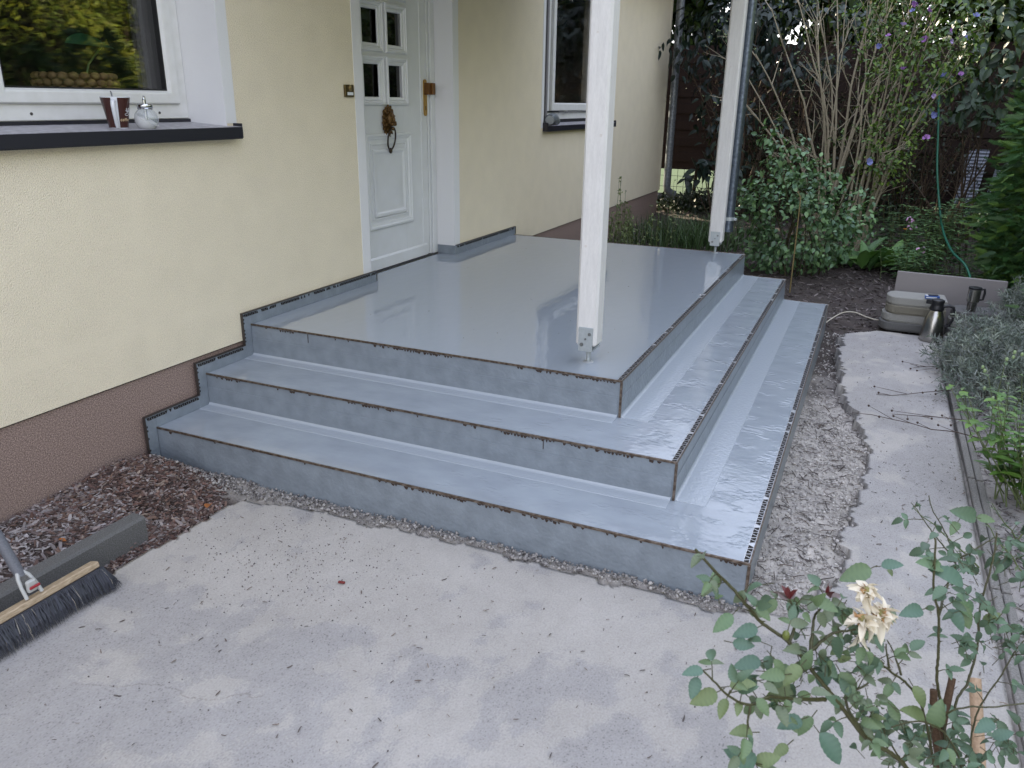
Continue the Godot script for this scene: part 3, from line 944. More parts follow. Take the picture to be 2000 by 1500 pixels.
func slab_textures() -> Array:
	var W := 2048
	var H := 1024
	var n1 := noise(0.004, 5, FastNoiseLite.TYPE_SIMPLEX_SMOOTH, 3).get_image(W, H, false, false, true).get_data()
	var n2 := noise(0.012, 5, FastNoiseLite.TYPE_SIMPLEX_SMOOTH, 8).get_image(W, H, false, false, true).get_data()
	var n3 := noise(0.42, 2, FastNoiseLite.TYPE_SIMPLEX_SMOOTH, 5).get_image(W, H, false, false, true).get_data()
	var n4 := noise(0.09, 2, FastNoiseLite.TYPE_CELLULAR, 6).get_image(W, H, false, false, true).get_data()
	var n5 := noise(0.03, 4, FastNoiseLite.TYPE_SIMPLEX_SMOOTH, 12).get_image(W, H, false, false, true).get_data()
	var col := PackedByteArray()
	col.resize(W * H * 3)
	var hgt := PackedByteArray()
	hgt.resize(W * H)
	for j in H:
		var z := 0.3 + 3.4 * j / H
		for i in W:
			var p := j * W + i
			var x := -4.6 + 8.2 * i / W
			# cutting dust and lime bloom near the steps, bare cement further off
			var near := clampf(1.25 - absf(x + 1.02) * 1.6, 0.0, 1.0) if x < 0.0 else 0.0
			var g := n3[p] / 255.0 - 0.5
			var m := n2[p] / 255.0 * 0.6 + n1[p] / 255.0 * 0.4 + near * 0.26 + g * 0.13 + (n5[p] / 255.0 - 0.5) * 0.12
			var bloom := smoothstep(0.60, 0.635, m) * 0.7 + smoothstep(0.4, 0.75, m) * 0.3
			var f := n5[p] / 255.0 - 0.5
			var base := 152.0 + g * 30.0 + f * 9.0 + (n1[p] - 128) * 0.06
			var r := base + 8.0 + bloom * 11.0
			var gg := base + 4.0 + bloom * 9.5
			var b := base + 0.5 + bloom * 6.0
			var pit := smoothstep(0.72, 0.82, n3[p] / 255.0) * (1.0 - bloom * 0.6)
			var crack := 0.0
			var q := absf((x + 1.95) - (z - 1.0) * 0.35 + (n2[p] - 128) * 0.0006)
			if z > 1.0 and z < 1.55 and q < 0.003: crack = 0.3
			var dirt := smoothstep(0.66, 0.8, n2[(p * 7 + 991) % (W * H)] / 255.0) * 0.0
			r -= pit * 50.0 + crack * 60.0 + dirt
			gg -= pit * 50.0 + crack * 62.0
			b -= pit * 48.0 + crack * 64.0
			col[p * 3] = int(clampf(r, 0, 255)); col[p * 3 + 1] = int(clampf(gg, 0, 255)); col[p * 3 + 2] = int(clampf(b, 0, 255))
			hgt[p] = int(clampf(128.0 + g * 90.0 + bloom * 26.0 - pit * 50.0 - crack * 70.0 + f * 20.0, 0, 255))
	var a := ImageTexture.create_from_image(Image.create_from_data(W, H, false, Image.FORMAT_RGB8, col))
	var h := ImageTexture.create_from_image(Image.create_from_data(W, H, false, Image.FORMAT_L8, hgt))
	return [a, h]


func chip(s: int, l := 1.0, w := 0.32, t := 0.09) -> ArrayMesh:
	var r := rng(s)
	var m := MB.new()
	var p := []
	for k in 4:
		var x := -0.5 + k / 3.0
		var ww := w * 0.5 * (1.0 - 0.55 * absf(x) * r.randf_range(0.6, 2.0)) * r.randf_range(0.8, 1.2)
		var y := 0.12 * sin(x * 3.0 + s) * r.randf()
		p.append([Vector3(x * l, y, -ww), Vector3(x * l, y, ww * r.randf_range(0.7, 1.1)), y])
	var d := Vector3(0, -t, 0)
	for k in 3:
		m.face([p[k][0], p[k + 1][0], p[k + 1][1], p[k][1]], Vector3.UP)
		m.face([p[k][0] + d, p[k + 1][0] + d, p[k + 1][1] + d, p[k][1] + d], Vector3.DOWN)
		m.face([p[k][0], p[k + 1][0], p[k + 1][0] + d, p[k][0] + d], Vector3(0, 0, -1))
		m.face([p[k][1], p[k + 1][1], p[k + 1][1] + d, p[k][1] + d], Vector3(0, 0, 1))
	m.face([p[0][0], p[0][1], p[0][1] + d, p[0][0] + d], Vector3.LEFT)
	m.face([p[3][0], p[3][1], p[3][1] + d, p[3][0] + d], Vector3.RIGHT)
	return m.mesh()


func stone(s: int) -> ArrayMesh:
	var r := rng(s)
	var m := MB.new()
	m.ball(Vector3.ZERO, Vector3(0.5, 0.36, 0.42), 7, 5)
	var f := noise(1.1, 2, FastNoiseLite.TYPE_SIMPLEX_SMOOTH, s)
	for i in m.v.size():
		var p := m.v[i]
		var k := 1.0 + 0.55 * f.get_noise_3dv(p * 2.0)
		m.v[i] = p * k
	return m.mesh()


func strew(called: String, mesh: Mesh, m: Material, n: int, s: int, where: Callable, scale: Vector2, cols: Array, flat := 0.35, lift := 0.3) -> void:
	var r := rng(s)
	var xs := []
	var cs := []
	for k in n:
		var p = where.call(r)
		if p == null: continue
		var sc := scale.x + (scale.y - scale.x) * pow(r.randf(), 2.0)
		var b := Basis(Vector3.UP, r.randf() * TAU) * Basis(Vector3(1, 0, 0), r.randf_range(-flat, flat)) * Basis(Vector3(0, 0, 1), r.randf_range(-flat, flat))
		xs.append(Transform3D(b.scaled(Vector3.ONE * sc), p + Vector3(0, sc * lift * r.randf(), 0)))
		var c: Color = cols[r.randi() % cols.size()]
		var q := r.randf_range(0.75, 1.25)
		cs.append(Color(c.r * q, c.g * q, c.b * q))
	var say: Array = {
		10: ["grey weathered bark chips along the plinth behind the kerbstone", "bark mulch"], 11: ["dark brown bark mulch heaped against the lowest step", "bark mulch"],
		12: ["dark wood chips on the soil behind the far end of the steps", "bark mulch"], 13: ["pale crumbled rubble in the trench along the right side of the steps", "rubble"],
		14: ["grey mortar crumbs along the foot of the lowest front riser", "rubble"], 15: ["fine dark grit scattered over the concrete slab", "grit"], 16: ["small bark bits and leaf litter strewn on the concrete slab", "litter"],
		17: ["thin dry stalks lying in the rubble trench", "litter"], 18: ["tiny specks stuck in the fresh grey coating", "specks"], 19: ["dark chips and dry litter beside the bed edging", "litter"]}[s / 10]
	var o := scatter(self, called, mesh, m, xs, cs)
	tag(o, say[0], say[1], say[1] + " pieces")


func build_ground() -> void:
	edge_noise.noise_type = FastNoiseLite.TYPE_SIMPLEX_SMOOTH
	edge_noise.frequency = 0.5
	edge_noise.fractal_octaves = 3
	edge_noise.seed = 4
	for p in [[-4.6, 0.60], [-2.2, 0.6], [-1.6, 0.60], [-1.24, 0.62], [-1.03, 0.615], [-0.86, 0.66], [-0.79, 0.83], [-0.78, 1.19], [-0.745, 1.61], [-0.76, 2.02], [-0.75, 2.4], [-0.76, 2.72], [-0.70, 2.93], [-0.5, 3.02], [-0.33, 3.066], [-0.09, 3.064], [0.2, 3.08], [0.61, 3.13], [1.08, 3.12], [1.61, 3.02], [2.09, 2.94], [2.69, 2.91], [3.28, 2.92], [3.49, 3.15], [3.45, 3.56], [-4.6, 3.56]]:
		slab_poly.append(Vector2(p[0], p[1]))
	# far ground and the neighbour's lawn
	var g := MB.new()
	g.face([Vector3(-90, -0.16, -90), Vector3(90, -0.16, -90), Vector3(90, -0.16, 90), Vector3(-90, -0.16, 90)], Vector3.UP)
	structure("ground", g, mat("far_ground", Color8(92, 98, 62), 0.95, {"tri": 0.4, "tex": ntex("ground_tone", 0.02, 4, Color(0.6, 0.6, 0.55), Color(1, 1, 1))}))
	var lw := MB.new()
	lw.face([Vector3(10.9, -0.1, -14), Vector3(30, -0.1, -14), Vector3(30, -0.1, 12), Vector3(10.9, -0.1, 12)], Vector3.UP)
	structure("lawn", lw, mat("lawn_green", Color8(62, 88, 22), 0.9, {"tri": 1.5, "tex": ntex("lawn_tone", 0.08, 4, Color(0.55, 0.6, 0.45), Color(1, 1, 1))}))
	# soil: pale rubble beside the steps, dark earth and mulch in the beds
	var so := MB.new()
	so.grid(-4.2, 3.6, 260, 0.0, 3.75, 150, soil_h, soil_tint)
	var sb := MB.new()
	sb.grid(3.6, 11.0, 170, -1.2, 6.6, 160, soil_h, soil_tint)
	var sr := MB.new()
	sr.grid(-4.2, 3.6, 130, 3.75, 6.6, 48, soil_h, soil_tint)
	var sm := mat("soil", Color.WHITE, 0.95, {"vc": true, "tri": 2.0, "bump": [ntex("soil_bump", 0.1, 4), 0.35]})
	for b in [so, sb, sr]: structure("soil", b, sm)
	# the worn concrete slab, broken away along the steps
	var sl := MB.new()
	var X0 := -4.6
	var X1 := 3.6
	var nx := 520
	var nz := 218
	var flat := noise(0.5, 3, FastNoiseLite.TYPE_SIMPLEX_SMOOTH, 21)
	sl.grid(X0, X1, nx, 0.3, 3.7, nz, func(x, z):
		if in_slab(x, z): return flat.get_noise_2d(x * 2.0, z * 2.0) * 0.004 + flat.get_noise_2d(x * 30.0, z * 30.0) * 0.0012
		return -0.14)
	for k in sl.v.size():
		if sl.v[k].y < -0.1:
			pass
		elif sl.n[k].y > 0.9: sl.n[k] = Vector3.UP
	var tx := slab_textures()
	var m := mat("worn_concrete", Color.WHITE, 0.9)
	m.albedo_texture = tx[0]
	m.heightmap_enabled = true
	m.heightmap_texture = tx[1]
	m.heightmap_scale = 0.45
	structure("concrete_slab", sl, m)
	# thin concrete edging between slab and bed
	var ed := thing("bed_edging", "low double strip of concrete edging between the slab and the right bed", "edging", Vector3(1.0, 0, 3.6))
	var cm := mat("old_concrete", Color8(150, 147, 142), 0.9, {"tri": 3.0, "tex": ntex("concrete_tone", 0.06, 4, Color(0.72, 0.71, 0.7), Color(1, 1, 1)), "bump": [ntex("concrete_bump", 0.2, 3), 0.2]})
	var xx := -2.2
	while xx < 3.2:
		for e in [[3.575, 0.012], [3.612, 0.004]]:
			var b := MB.new()
			b.box(Vector3(xx, -0.1, e[0]), Vector3(xx + 0.985, e[1], e[0] + 0.03), 0.004)
			part(ed, "edging_strip", b, cm)
		xx += 1.0

	# loose stuff
	var bark := mat("bark_chips", Color.WHITE, 0.85, {"vc": true})
	var pebble := mat("pebbles", Color.WHITE, 0.85, {"vc": true})
	var barks := [Color(0.17, 0.12, 0.105), Color(0.1, 0.062, 0.052), Color(0.065, 0.042, 0.036), Color(0.25, 0.2, 0.185), Color(0.12, 0.075, 0.06), Color(0.3, 0.26, 0.245), Color(0.16, 0.1, 0.075)]
	var greys := [Color(0.3, 0.27, 0.265), Color(0.22, 0.19, 0.185), Color(0.38, 0.35, 0.345), Color(0.1, 0.075, 0.07), Color(0.17, 0.13, 0.125)]
	var browns := [Color(0.12, 0.065, 0.05), Color(0.075, 0.045, 0.038), Color(0.17, 0.1, 0.08), Color(0.05, 0.032, 0.028), Color(0.26, 0.2, 0.16), Color(0.1, 0.055, 0.045)]
	for v in 3:
		strew("bark_mulch", chip(30 + v), bark, 3600, 100 + v, func(r):
			var x: float = r.randf_range(-3.0, -1.15)
			var z: float = r.randf_range(0.01, 0.5)
			return Vector3(x, soil_h(x, z), z), Vector2(0.014, 0.046), greys + greys + greys + barks, 0.5, 0.25)
		strew("bark_mulch", chip(40 + v), bark, 3300, 110 + v, func(r):
			var x: float = r.randf_range(-1.45, -0.74)
			var z: float = r.randf_range(0.01, 0.72)
			if z > 0.66 - 0.25 * smoothstep(-1.0, -0.75, x) + r.randf() * r.randf() * 0.12: return null
			return Vector3(x, soil_h(x, z), z), Vector2(0.011, 0.042), browns + barks + [Color(0.2, 0.17, 0.16)], 0.6, 0.25)
		strew("bark_mulch", chip(50 + v), bark, 2600, 120 + v, func(r):
			var x: float = r.randf_range(3.5, 7.0)
			var z: float = r.randf_range(0.3, 3.6)
			return Vector3(x, soil_h(x, z), z), Vector2(0.015, 0.06), [Color(0.07, 0.055, 0.05), Color(0.12, 0.1, 0.095), Color(0.2, 0.17, 0.16), Color(0.05, 0.035, 0.03)], 0.5, 0.3)
	var pale := [Color(0.42, 0.39, 0.36), Color(0.37, 0.345, 0.32), Color(0.47, 0.435, 0.4), Color(0.28, 0.26, 0.24), Color(0.42, 0.39, 0.36)]
	for v in 3:
		# rubble in the trench
		strew("rubble", stone(60 + v), pebble, 2600, 130 + v, func(r):
			var x: float = r.randf_range(-0.75, 3.5)
			var z: float = r.randf_range(2.77, 3.14)
			if x > 1.4 and r.randf() < 0.6: return null
			if in_slab(x, z): return null
			return Vector3(x, soil_h(x, z) + 0.002, z), Vector2(0.003, 0.02), pale, 1.5, 0.05)
		strew("rubble", stone(70 + v), pebble, 1100, 140 + v, func(r):
			var z: float = r.randf_range(0.05, 2.8)
			var x: float = -0.695 - r.randf() * (0.12 if z > 0.7 else 0.1)
			if in_slab(x, z): return null
			return Vector3(x, soil_h(x, z) + 0.012, z), Vector2(0.003, 0.018), [Color(0.33, 0.305, 0.285), Color(0.27, 0.25, 0.235), Color(0.2, 0.185, 0.175), Color(0.38, 0.355, 0.33), Color(0.15, 0.135, 0.13)], 1.5, 0.2)
		# grit and chips swept over the slab
		strew("grit", stone(80 + v), pebble, 1100, 150 + v, func(r):
			var a: float = r.randf()
			var x: float = -1.15 + r.randfn(0.0, 0.2)
			var z: float = 1.15 + r.randfn(0.0, 0.3)
			if a > 0.35:
				x = r.randf_range(-2.3, 3.3)
				z = r.randf_range(0.8, 3.55)
			if not in_slab(x, z): return null
			return Vector3(x, 0.002, z), Vector2(0.0012, 0.006), [Color(0.12, 0.11, 0.1), Color(0.2, 0.17, 0.155), Color(0.08, 0.07, 0.07), Color(0.32, 0.29, 0.27)], 0.5, 0.1)
		strew("litter", chip(90 + v, 1.0, 0.2, 0.05), bark, 300, 160 + v, func(r):
			var a: float = r.randf()
			var x: float = r.randf_range(-2.3, -0.8)
			var z: float = r.randf_range(0.75, 2.9)
			if a > 0.35:
				x = r.randf_range(-0.9, 3.3)
				z = 3.55 - pow(r.randf(), 2.2) * 0.5
			if a > 0.88:
				x = -0.82 + r.randfn(0.0, 0.1)
				z = 3.22 + r.randfn(0.0, 0.05) + (x + 0.82) * 0.4
			if not in_slab(x, z): return null
			return Vector3(x, 0.004, z), Vector2(0.005, 0.022), [Color(0.09, 0.075, 0.068), Color(0.13, 0.1, 0.085), Color(0.2, 0.16, 0.13)], 0.25, 0.1)
	# bits stuck in the fresh coating
	strew("coating_speck", stone(99), pebble, 130, 180, func(r):
		var k: int = r.randi_range(0, 2)
		var x: float = r.randf_range([0.1, XM + 0.05, XB + 0.05][k], 3.4)
		var z: float = r.randf_range(0.1, [ZT, ZM, ZB][k] - 0.05)
		if k > 0 and x > [0.0, 0.0, XM][k] - 0.02 and z < [0.0, ZT, ZM][k] + 0.02: return null
		return Vector3(x, [YT, YM, YB][k] + 0.0005, z), Vector2(0.002, 0.006), [Color(0.1, 0.09, 0.085), Color(0.3, 0.32, 0.34), Color(0.2, 0.17, 0.15)], 0.4, 0.1)
	strew("litter", chip(97, 1.0, 0.07, 0.03), bark, 1500, 171, func(r):
		var x: float = r.randf_range(-0.74, 3.4)
		var z: float = r.randf_range(2.78, 3.12)
		if in_slab(x, z): return null
		return Vector3(x, soil_h(x, z) + 0.006, z), Vector2(0.012, 0.06), [Color(0.05, 0.038, 0.033), Color(0.1, 0.075, 0.06), Color(0.07, 0.055, 0.05)], 0.3, 0.15)
	strew("litter", chip(98, 1.0, 0.16, 0.05), bark, 4200, 190, func(r):
		var x: float = r.randf_range(-1.6, 2.5)
		var z: float = r.randf_range(3.64, 4.1)
		return Vector3(x, soil_h(x, z) + 0.004, z), Vector2(0.012, 0.045), [Color(0.06, 0.05, 0.048), Color(0.2, 0.18, 0.175), Color(0.3, 0.27, 0.26), Color(0.12, 0.1, 0.09)], 0.3, 0.2)


# ---------------------------------------------------------------- things lying about

func build_props() -> void:
	var conc := mat("kerb_concrete", Color8(126, 125, 124), 0.92, {"tri": 3.0, "tex": ntex("kerb_tone", 0.1, 4, Color(0.62, 0.62, 0.6), Color(1, 1, 1)), "bump": [ntex("kerb_bump", 0.25, 3), 0.25]})
	var conc2 := mat("pale_kerb_concrete", Color8(184, 182, 176), 0.92, {"tri": 3.0, "tex": ntex("kerb_tone", 0.1, 4), "bump": [ntex("kerb_bump", 0.25, 3), 0.25]})
	# kerbstone edging at the mulch, and the broom against it
	var kb := thing("kerbstone", "long grey concrete kerbstone edging the bark mulch at the left", "kerbstone", Vector3(-1.8, 0, 0.5))
	var km := MB.new()
	km.prism(PackedVector2Array([Vector2(-0.035, -0.1), Vector2(0.035, -0.1), Vector2(0.035, 0.08), Vector2(0.027, 0.09), Vector2(-0.03, 0.09), Vector2(-0.035, 0.085)]), -2.6, -1.245, Transform3D(Basis(Vector3(0, 0, 1), Vector3(0, 1, 0), Vector3(1, 0, 0)), Vector3(0, 0, 0.49)))
	part(kb, "stone", km, conc)
	build_broom()

	# stacked lawn edging stones
	var gold := mat("pocked_stone", Color8(186, 180, 162), 0.95, {"tri": 4.0, "tex": ntex("pocked", 0.09, 3, Color(0.45, 0.44, 0.42), Color(1, 1, 1)), "bump": [ntex("pocked_bump", 0.12, 3), 0.6]})
	var names := ["bottom", "second from bottom", "third from bottom", "top"]
	for k in 4:
		var o := thing("edging_stone", "round-ended concrete edging stone, %s of the stack behind the jug" % names[k], "edging stone", Vector3(3.64, 0.002 + k * 0.067, 3.36), "stacked round-ended edging stones")
		var dz := [0.0, 0.012, 0.03, 0.028][k] as float
		var dx := [0.0, 0.008, 0.0, 0.01][k] as float
		var m := MB.new()
		edging(m, 0.42, 0.25, 0.066)
		local(o, "stone", m.mesh(), [conc, conc2, gold, conc2][k], Transform3D(Basis(Vector3.UP, [0.02, -0.03, 0.01, 0.03][k]), Vector3(dx, 0, dz)))
	for k in 3:
		var o := thing("edging_stone", "round-ended concrete edging stone, %s of the low stack under the tumbler" % ["bottom", "middle", "top"][k], "edging stone", Vector3(3.62, 0.002 + k * 0.069, 3.84), "stacked round-ended edging stones")
		var m := MB.new()
		edging(m, 0.44, 0.25, 0.066)
		local(o, "stone", m.mesh(), [conc, conc2, conc][k], Transform3D(Basis(Vector3.UP, [0.0, 0.03, -0.02][k]), Vector3(0.008 * k, 0, 0.01 * k)))
	# upright slab behind the stacks
	var sb := thing("stone_slab", "smooth grey slab standing on edge behind the stacked edging stones", "slab", Vector3(3.88, 0.0, 3.62))
	var sm := MB.new()
	sm.box(Vector3(-0.02, -0.02, -0.39), Vector3(0.02, 0.40, 0.39), 0.003)
	local(sb, "slab", sm.mesh(), mat("slab_grey", Color8(150, 144, 142), 0.8, {"tri": 2.0, "tex": ntex("slab_speck", 0.3, 2, Color(0.8, 0.8, 0.8), Color(1, 1, 1))}), Transform3D(Basis(Vector3.RIGHT, 0.012) * Basis(Vector3(0, 0, 1), -0.06), Vector3.ZERO))

	var steel := mat("brushed_steel", Color8(168, 166, 162), 0.24, {"metal": 1.0, "tri": 8.0, "bump": [ntex("brush", 0.2, 2, Color.BLACK, Color.WHITE, FastNoiseLite.TYPE_SIMPLEX_SMOOTH, 256), 0.006]})
	var black := mat("black_plastic", Color8(26, 26, 30), 0.4)
	# vacuum jug
	var j := thing("vacuum_jug", "brushed steel vacuum jug with black lid and handle beside the stacked stones", "vacuum jug", Vector3(3.36, 0.002, 3.52))
	var jb := MB.new()
	jb.lathe([Vector2(0, 0), Vector2(0.082, 0), Vector2(0.085, 0.004), Vector2(0.083, 0.03), Vector2(0.077, 0.1), Vector2(0.066, 0.17), Vector2(0.054, 0.205), Vector2(0.046, 0.225), Vector2(0.044, 0.232)], 32)
	local(j, "body", jb.mesh(), steel)
	var jl := MB.new()
	jl.lathe([Vector2(0.046, 0.231), Vector2(0.05, 0.236), Vector2(0.05, 0.25), Vector2(0.043, 0.268), Vector2(0.042, 0.282), Vector2(0.047, 0.3), Vector2(0.044, 0.31), Vector2(0.03, 0.315), Vector2(0, 0.316)], 24)
	jl.prism(PackedVector2Array([Vector2(-0.022, 0.0), Vector2(0.022, 0.0), Vector2(0.01, 0.04), Vector2(-0.01, 0.04)]), 0.276, 0.305, Transform3D(Basis(Vector3(1, 0, 0), Vector3(0, 0, -1), Vector3(0, 1, 0)), Vector3(0, 0, -0.038)))
	local(j, "lid", jl.mesh(), black)
	var jh := MB.new()
	jh.tube([Vector3(0, 0.262, 0.04), Vector3(0, 0.272, 0.08), Vector3(0, 0.262, 0.108), Vector3(0, 0.225, 0.122), Vector3(0, 0.17, 0.118), Vector3(0, 0.125, 0.1), Vector3(0, 0.108, 0.074)], [0.012, 0.011, 0.011, 0.01, 0.01, 0.01, 0.009], 10)
	local(j, "handle", jh.mesh(), black)
	# tumbler on the low stack
	var tb := thing("steel_tumbler", "steel insulated tumbler with black rim standing on the low stack", "tumbler", Vector3(3.56, 0.21, 3.765))
	var tm := MB.new()
	tm.lathe([Vector2(0, 0), Vector2(0.03, 0), Vector2(0.032, 0.004), Vector2(0.034, 0.066), Vector2(0.043, 0.074), Vector2(0.044, 0.17)], 24)
	local(tb, "body", tm.mesh(), steel)
	var tr := MB.new()
	tr.lathe([Vector2(0.0445, 0.168), Vector2(0.045, 0.182), Vector2(0.036, 0.184), Vector2(0, 0.182)], 24)
	local(tb, "lid", tr.mesh(), black)
	var th := MB.new()
	th.tube([Vector3(0.02, 0.165, 0.038), Vector3(0.022, 0.168, 0.066), Vector3(0.022, 0.14, 0.07), Vector3(0.02, 0.09, 0.066), Vector3(0.018, 0.085, 0.036)], [0.009], 8)
	local(tb, "handle", th.mesh(), black)
	# small packet on the top stone
	var pk := thing("small_packet", "small blue and white packet lying on the top edging stone", "packet", Vector3(3.55, 0.277, 3.49))
	var pm := MB.new()
	pm.box(Vector3(-0.018, 0, -0.05), Vector3(0.018, 0.024, 0.05), 0.002)
	local(pk, "box", pm.mesh(), mat("packet_blue", Color8(48, 84, 150), 0.4), Transform3D(Basis(Vector3.UP, 0.15), Vector3.ZERO))
	var pw := MB.new()
	pw.box(Vector3(-0.0186, 0.006, -0.045), Vector3(-0.0181, 0.016, 0.03), 0.0)
	pw.box(Vector3(-0.0175, 0.0242, -0.048), Vector3(0.0175, 0.0246, -0.03), 0.0)
	local(pk, "white_panel", pw.mesh(), mat("packet_white", Color8(215, 218, 222), 0.4), Transform3D(Basis(Vector3.UP, 0.15), Vector3.ZERO))
	var pb := MB.new()
	pb.box(Vector3(-0.012, 0.0246, -0.03), Vector3(0.014, 0.031, 0.04), 0.002)
	local(pk, "lighter", pb.mesh(), black, Transform3D(Basis(Vector3.UP, 0.25), Vector3.ZERO))
	# cable out of the soil
	var ca := thing("thin_cable", "thin white cable curving over the dark soil to the stacked stones", "cable", Vector3(3.8, 0, 2.95))
	var cm := MB.new()
	cm.tube(smooth([Vector3(3.45, -0.01, 2.74), Vector3(3.56, 0.03, 2.8), Vector3(3.7, 0.06, 2.88), Vector3(3.75, 0.06, 2.97), Vector3(3.72, 0.04, 3.06), Vector3(3.68, 0.035, 3.15), Vector3(3.66, 0.06, 3.24)], 0.02), [0.0045], 6)
	part(ca, "cable", cm, mat("cable_white", Color8(196, 188, 170), 0.6))

	build_mug()
	build_sugar()
	# loose pipe elbow on the right sill
	var el := thing("pipe_elbow", "short galvanised pipe elbow lying on the right window sill", "pipe elbow", Vector3(4.33, 1.44, 0.02))
	var em := MB.new()
	var pts := [Vector3(4.17, 1.492, 0.05), Vector3(4.2, 1.5, 0.046), Vector3(4.28, 1.512, 0.034), Vector3(4.36, 1.51, 0.02), Vector3(4.43, 1.494, 0.006), Vector3(4.47, 1.476, -0.002)]
	em.tube(pts, [0.05, 0.047, 0.046, 0.046, 0.046, 0.046], 18, false)
	var zinc := mat("bare_zinc", Color8(158, 164, 168), 0.35, {"metal": 0.35, "tri": 5.0, "tex": ntex("zinc_tone", 0.02, 4)})
	part(el, "tube", em, zinc)
	var ei := MB.new()
	ei.tube([Vector3(4.18, 1.494, 0.05), Vector3(4.2, 1.5, 0.046), Vector3(4.28, 1.512, 0.034), Vector3(4.36, 1.51, 0.02), Vector3(4.462, 1.48, -0.001)], [0.043], 18, true)
	part(el, "opening", ei, mat("pipe_dark", Color8(165, 170, 174), 0.5))

	# garden hose hanging down behind the bed
	var hs := thing("garden_hose", "green garden hose hanging down and running through the flower bed", "hose", Vector3(5.6, 0, 3.6))
	var hm := MB.new()
	hm.tube(smooth([Vector3(6.86, 1.98, 3.42), Vector3(6.84, 1.81, 3.43), Vector3(6.58, 1.4, 3.48), Vector3(6.35, 1.06, 3.52), Vector3(6.13, 0.72, 3.59), Vector3(5.61, 0.53, 3.63), Vector3(5.13, 0.41, 3.7), Vector3(4.8, 0.34, 3.8), Vector3(4.66, 0.2, 3.86), Vector3(4.6, 0.0, 3.9)], 0.05), [0.0105], 8)
	part(hs, "hose", hm, mat("hose_green", Color8(18, 92, 70), 0.4))
	# corrugated offcuts leaning on the fence
	var cg := mat("corrugated", Color8(168, 172, 186), 0.4, {"metal": 0.3})
	for e in [[10.25, 0.16, 4.03, 4.30, 1.1, "taller corrugated sheet strip leaning on the brown fence"], [10.3, 0.3, 4.42, 4.75, 0.84, "shorter, bluish corrugated sheet strip leaning beside the taller one"]]:
		var o := thing("corrugated_strip", e[5], "sheet", Vector3(e[0], e[1], (e[2] + e[3]) / 2), "corrugated strips by the fence")
		var m := MB.new()
		var n := 40
		for k in n:
			var a := float(k) / n
			var b := float(k + 1) / n
			var ya := lerpf(e[1], e[4], a)
			var yb := lerpf(e[1], e[4], b)
			var xa: float = e[0] + 0.1 * a + 0.012 * (1 if k % 2 else -1)
			var xb: float = e[0] + 0.1 * b + 0.012 * (-1 if k % 2 else 1)
			var sh := 0.08
			for t in [0.0, 0.004]:
				m.face([Vector3(xa + t, ya, e[2] + sh * a), Vector3(xa + t, ya, e[3] + sh * a), Vector3(xb + t, yb, e[3] + sh * b), Vector3(xb + t, yb, e[2] + sh * b)], Vector3(-1 if t == 0.0 else 1, 0, 0))
		part(o, "sheet", m, cg)
	# wooden stick in the rose, thin cane in the rose bush
	var st := thing("wooden_stake", "pale round wooden stake leaning in the foreground rose", "stake", Vector3(-1.6, 0, 3.38))
	var sk := MB.new()
	sk.tube([Vector3(-1.456, 0.47, 3.334), Vector3(-1.55, 0.36, 3.354), Vector3(-1.83, 0.0, 3.41)], [0.0125, 0.013, 0.013], 10)
	part(st, "stake", sk, mat("pale_wood", Color8(206, 178, 150), 0.7, {"tri": 6.0, "tex": ntex("wood_tone", 0.04, 3, Color(0.8, 0.77, 0.74), Color(1, 1, 1))}))
	var bc := thing("bamboo_cane", "thin bamboo cane standing in front of the bushy rose", "cane", Vector3(4.55, 0.0, 2.38))
	var bm := MB.new()
	bm.tube([Vector3(4.55, -0.02, 2.38), Vector3(4.58, 0.45, 2.37), Vector3(4.6, 0.87, 2.36), Vector3(4.58, 0.92, 2.33)], [0.007, 0.006, 0.005, 0.004], 7)
	part(bc, "cane", bm, mat("cane_tan", Color8(128, 112, 72), 0.6))
	# small bits on the concrete that can be told apart
	var r1 := thing("brick_fragment", "small dark red brick fragment lying alone on the concrete", "brick fragment", Vector3(-1.19, 0.004, 1.42))
	var rm := MB.new()
	rm.box(Vector3(-0.005, 0, -0.013), Vector3(0.005, 0.008, 0.013), 0.002)
	local(r1, "fragment", rm.mesh(), mat("brick_red", Color8(112, 44, 40), 0.8), Transform3D(Basis(Vector3.UP, 0.2), Vector3.ZERO))
	for e in [[-0.99, 0.03, 0.62, "curled tan dry leaf at the edge of the mulch and concrete", 0.6], [-1.42, 0.03, 0.33, "orange-brown dry leaf on the bark mulch behind the kerbstone", 2.0], [-1.86, 0.05, 0.36, "rust-coloured dry leaf on the mulch beside the broom handle", 0.9]]:
		var o := thing("dry_leaf", e[3], "leaf", Vector3(e[0], e[1], e[2]), "dry leaves on the mulch")
		local(o, "blade", leaf(0.07, 0.03, 0.5, 0.5, 5), mat("dry_leaf", Color8(160, 98, 48), 0.7), Transform3D(Basis(Vector3.UP, e[4]), Vector3(-0.03, 0.008, 0)))


func smooth(pts: Array, step: float) -> Array:
	var cv := Curve3D.new()
	for k in pts.size():
		var t: Vector3 = (pts[mini(k + 1, pts.size() - 1)] - pts[maxi(k - 1, 0)]) * 0.17
		cv.add_point(pts[k], -t, t)
	cv.bake_interval = step
	return Array(cv.get_baked_points())


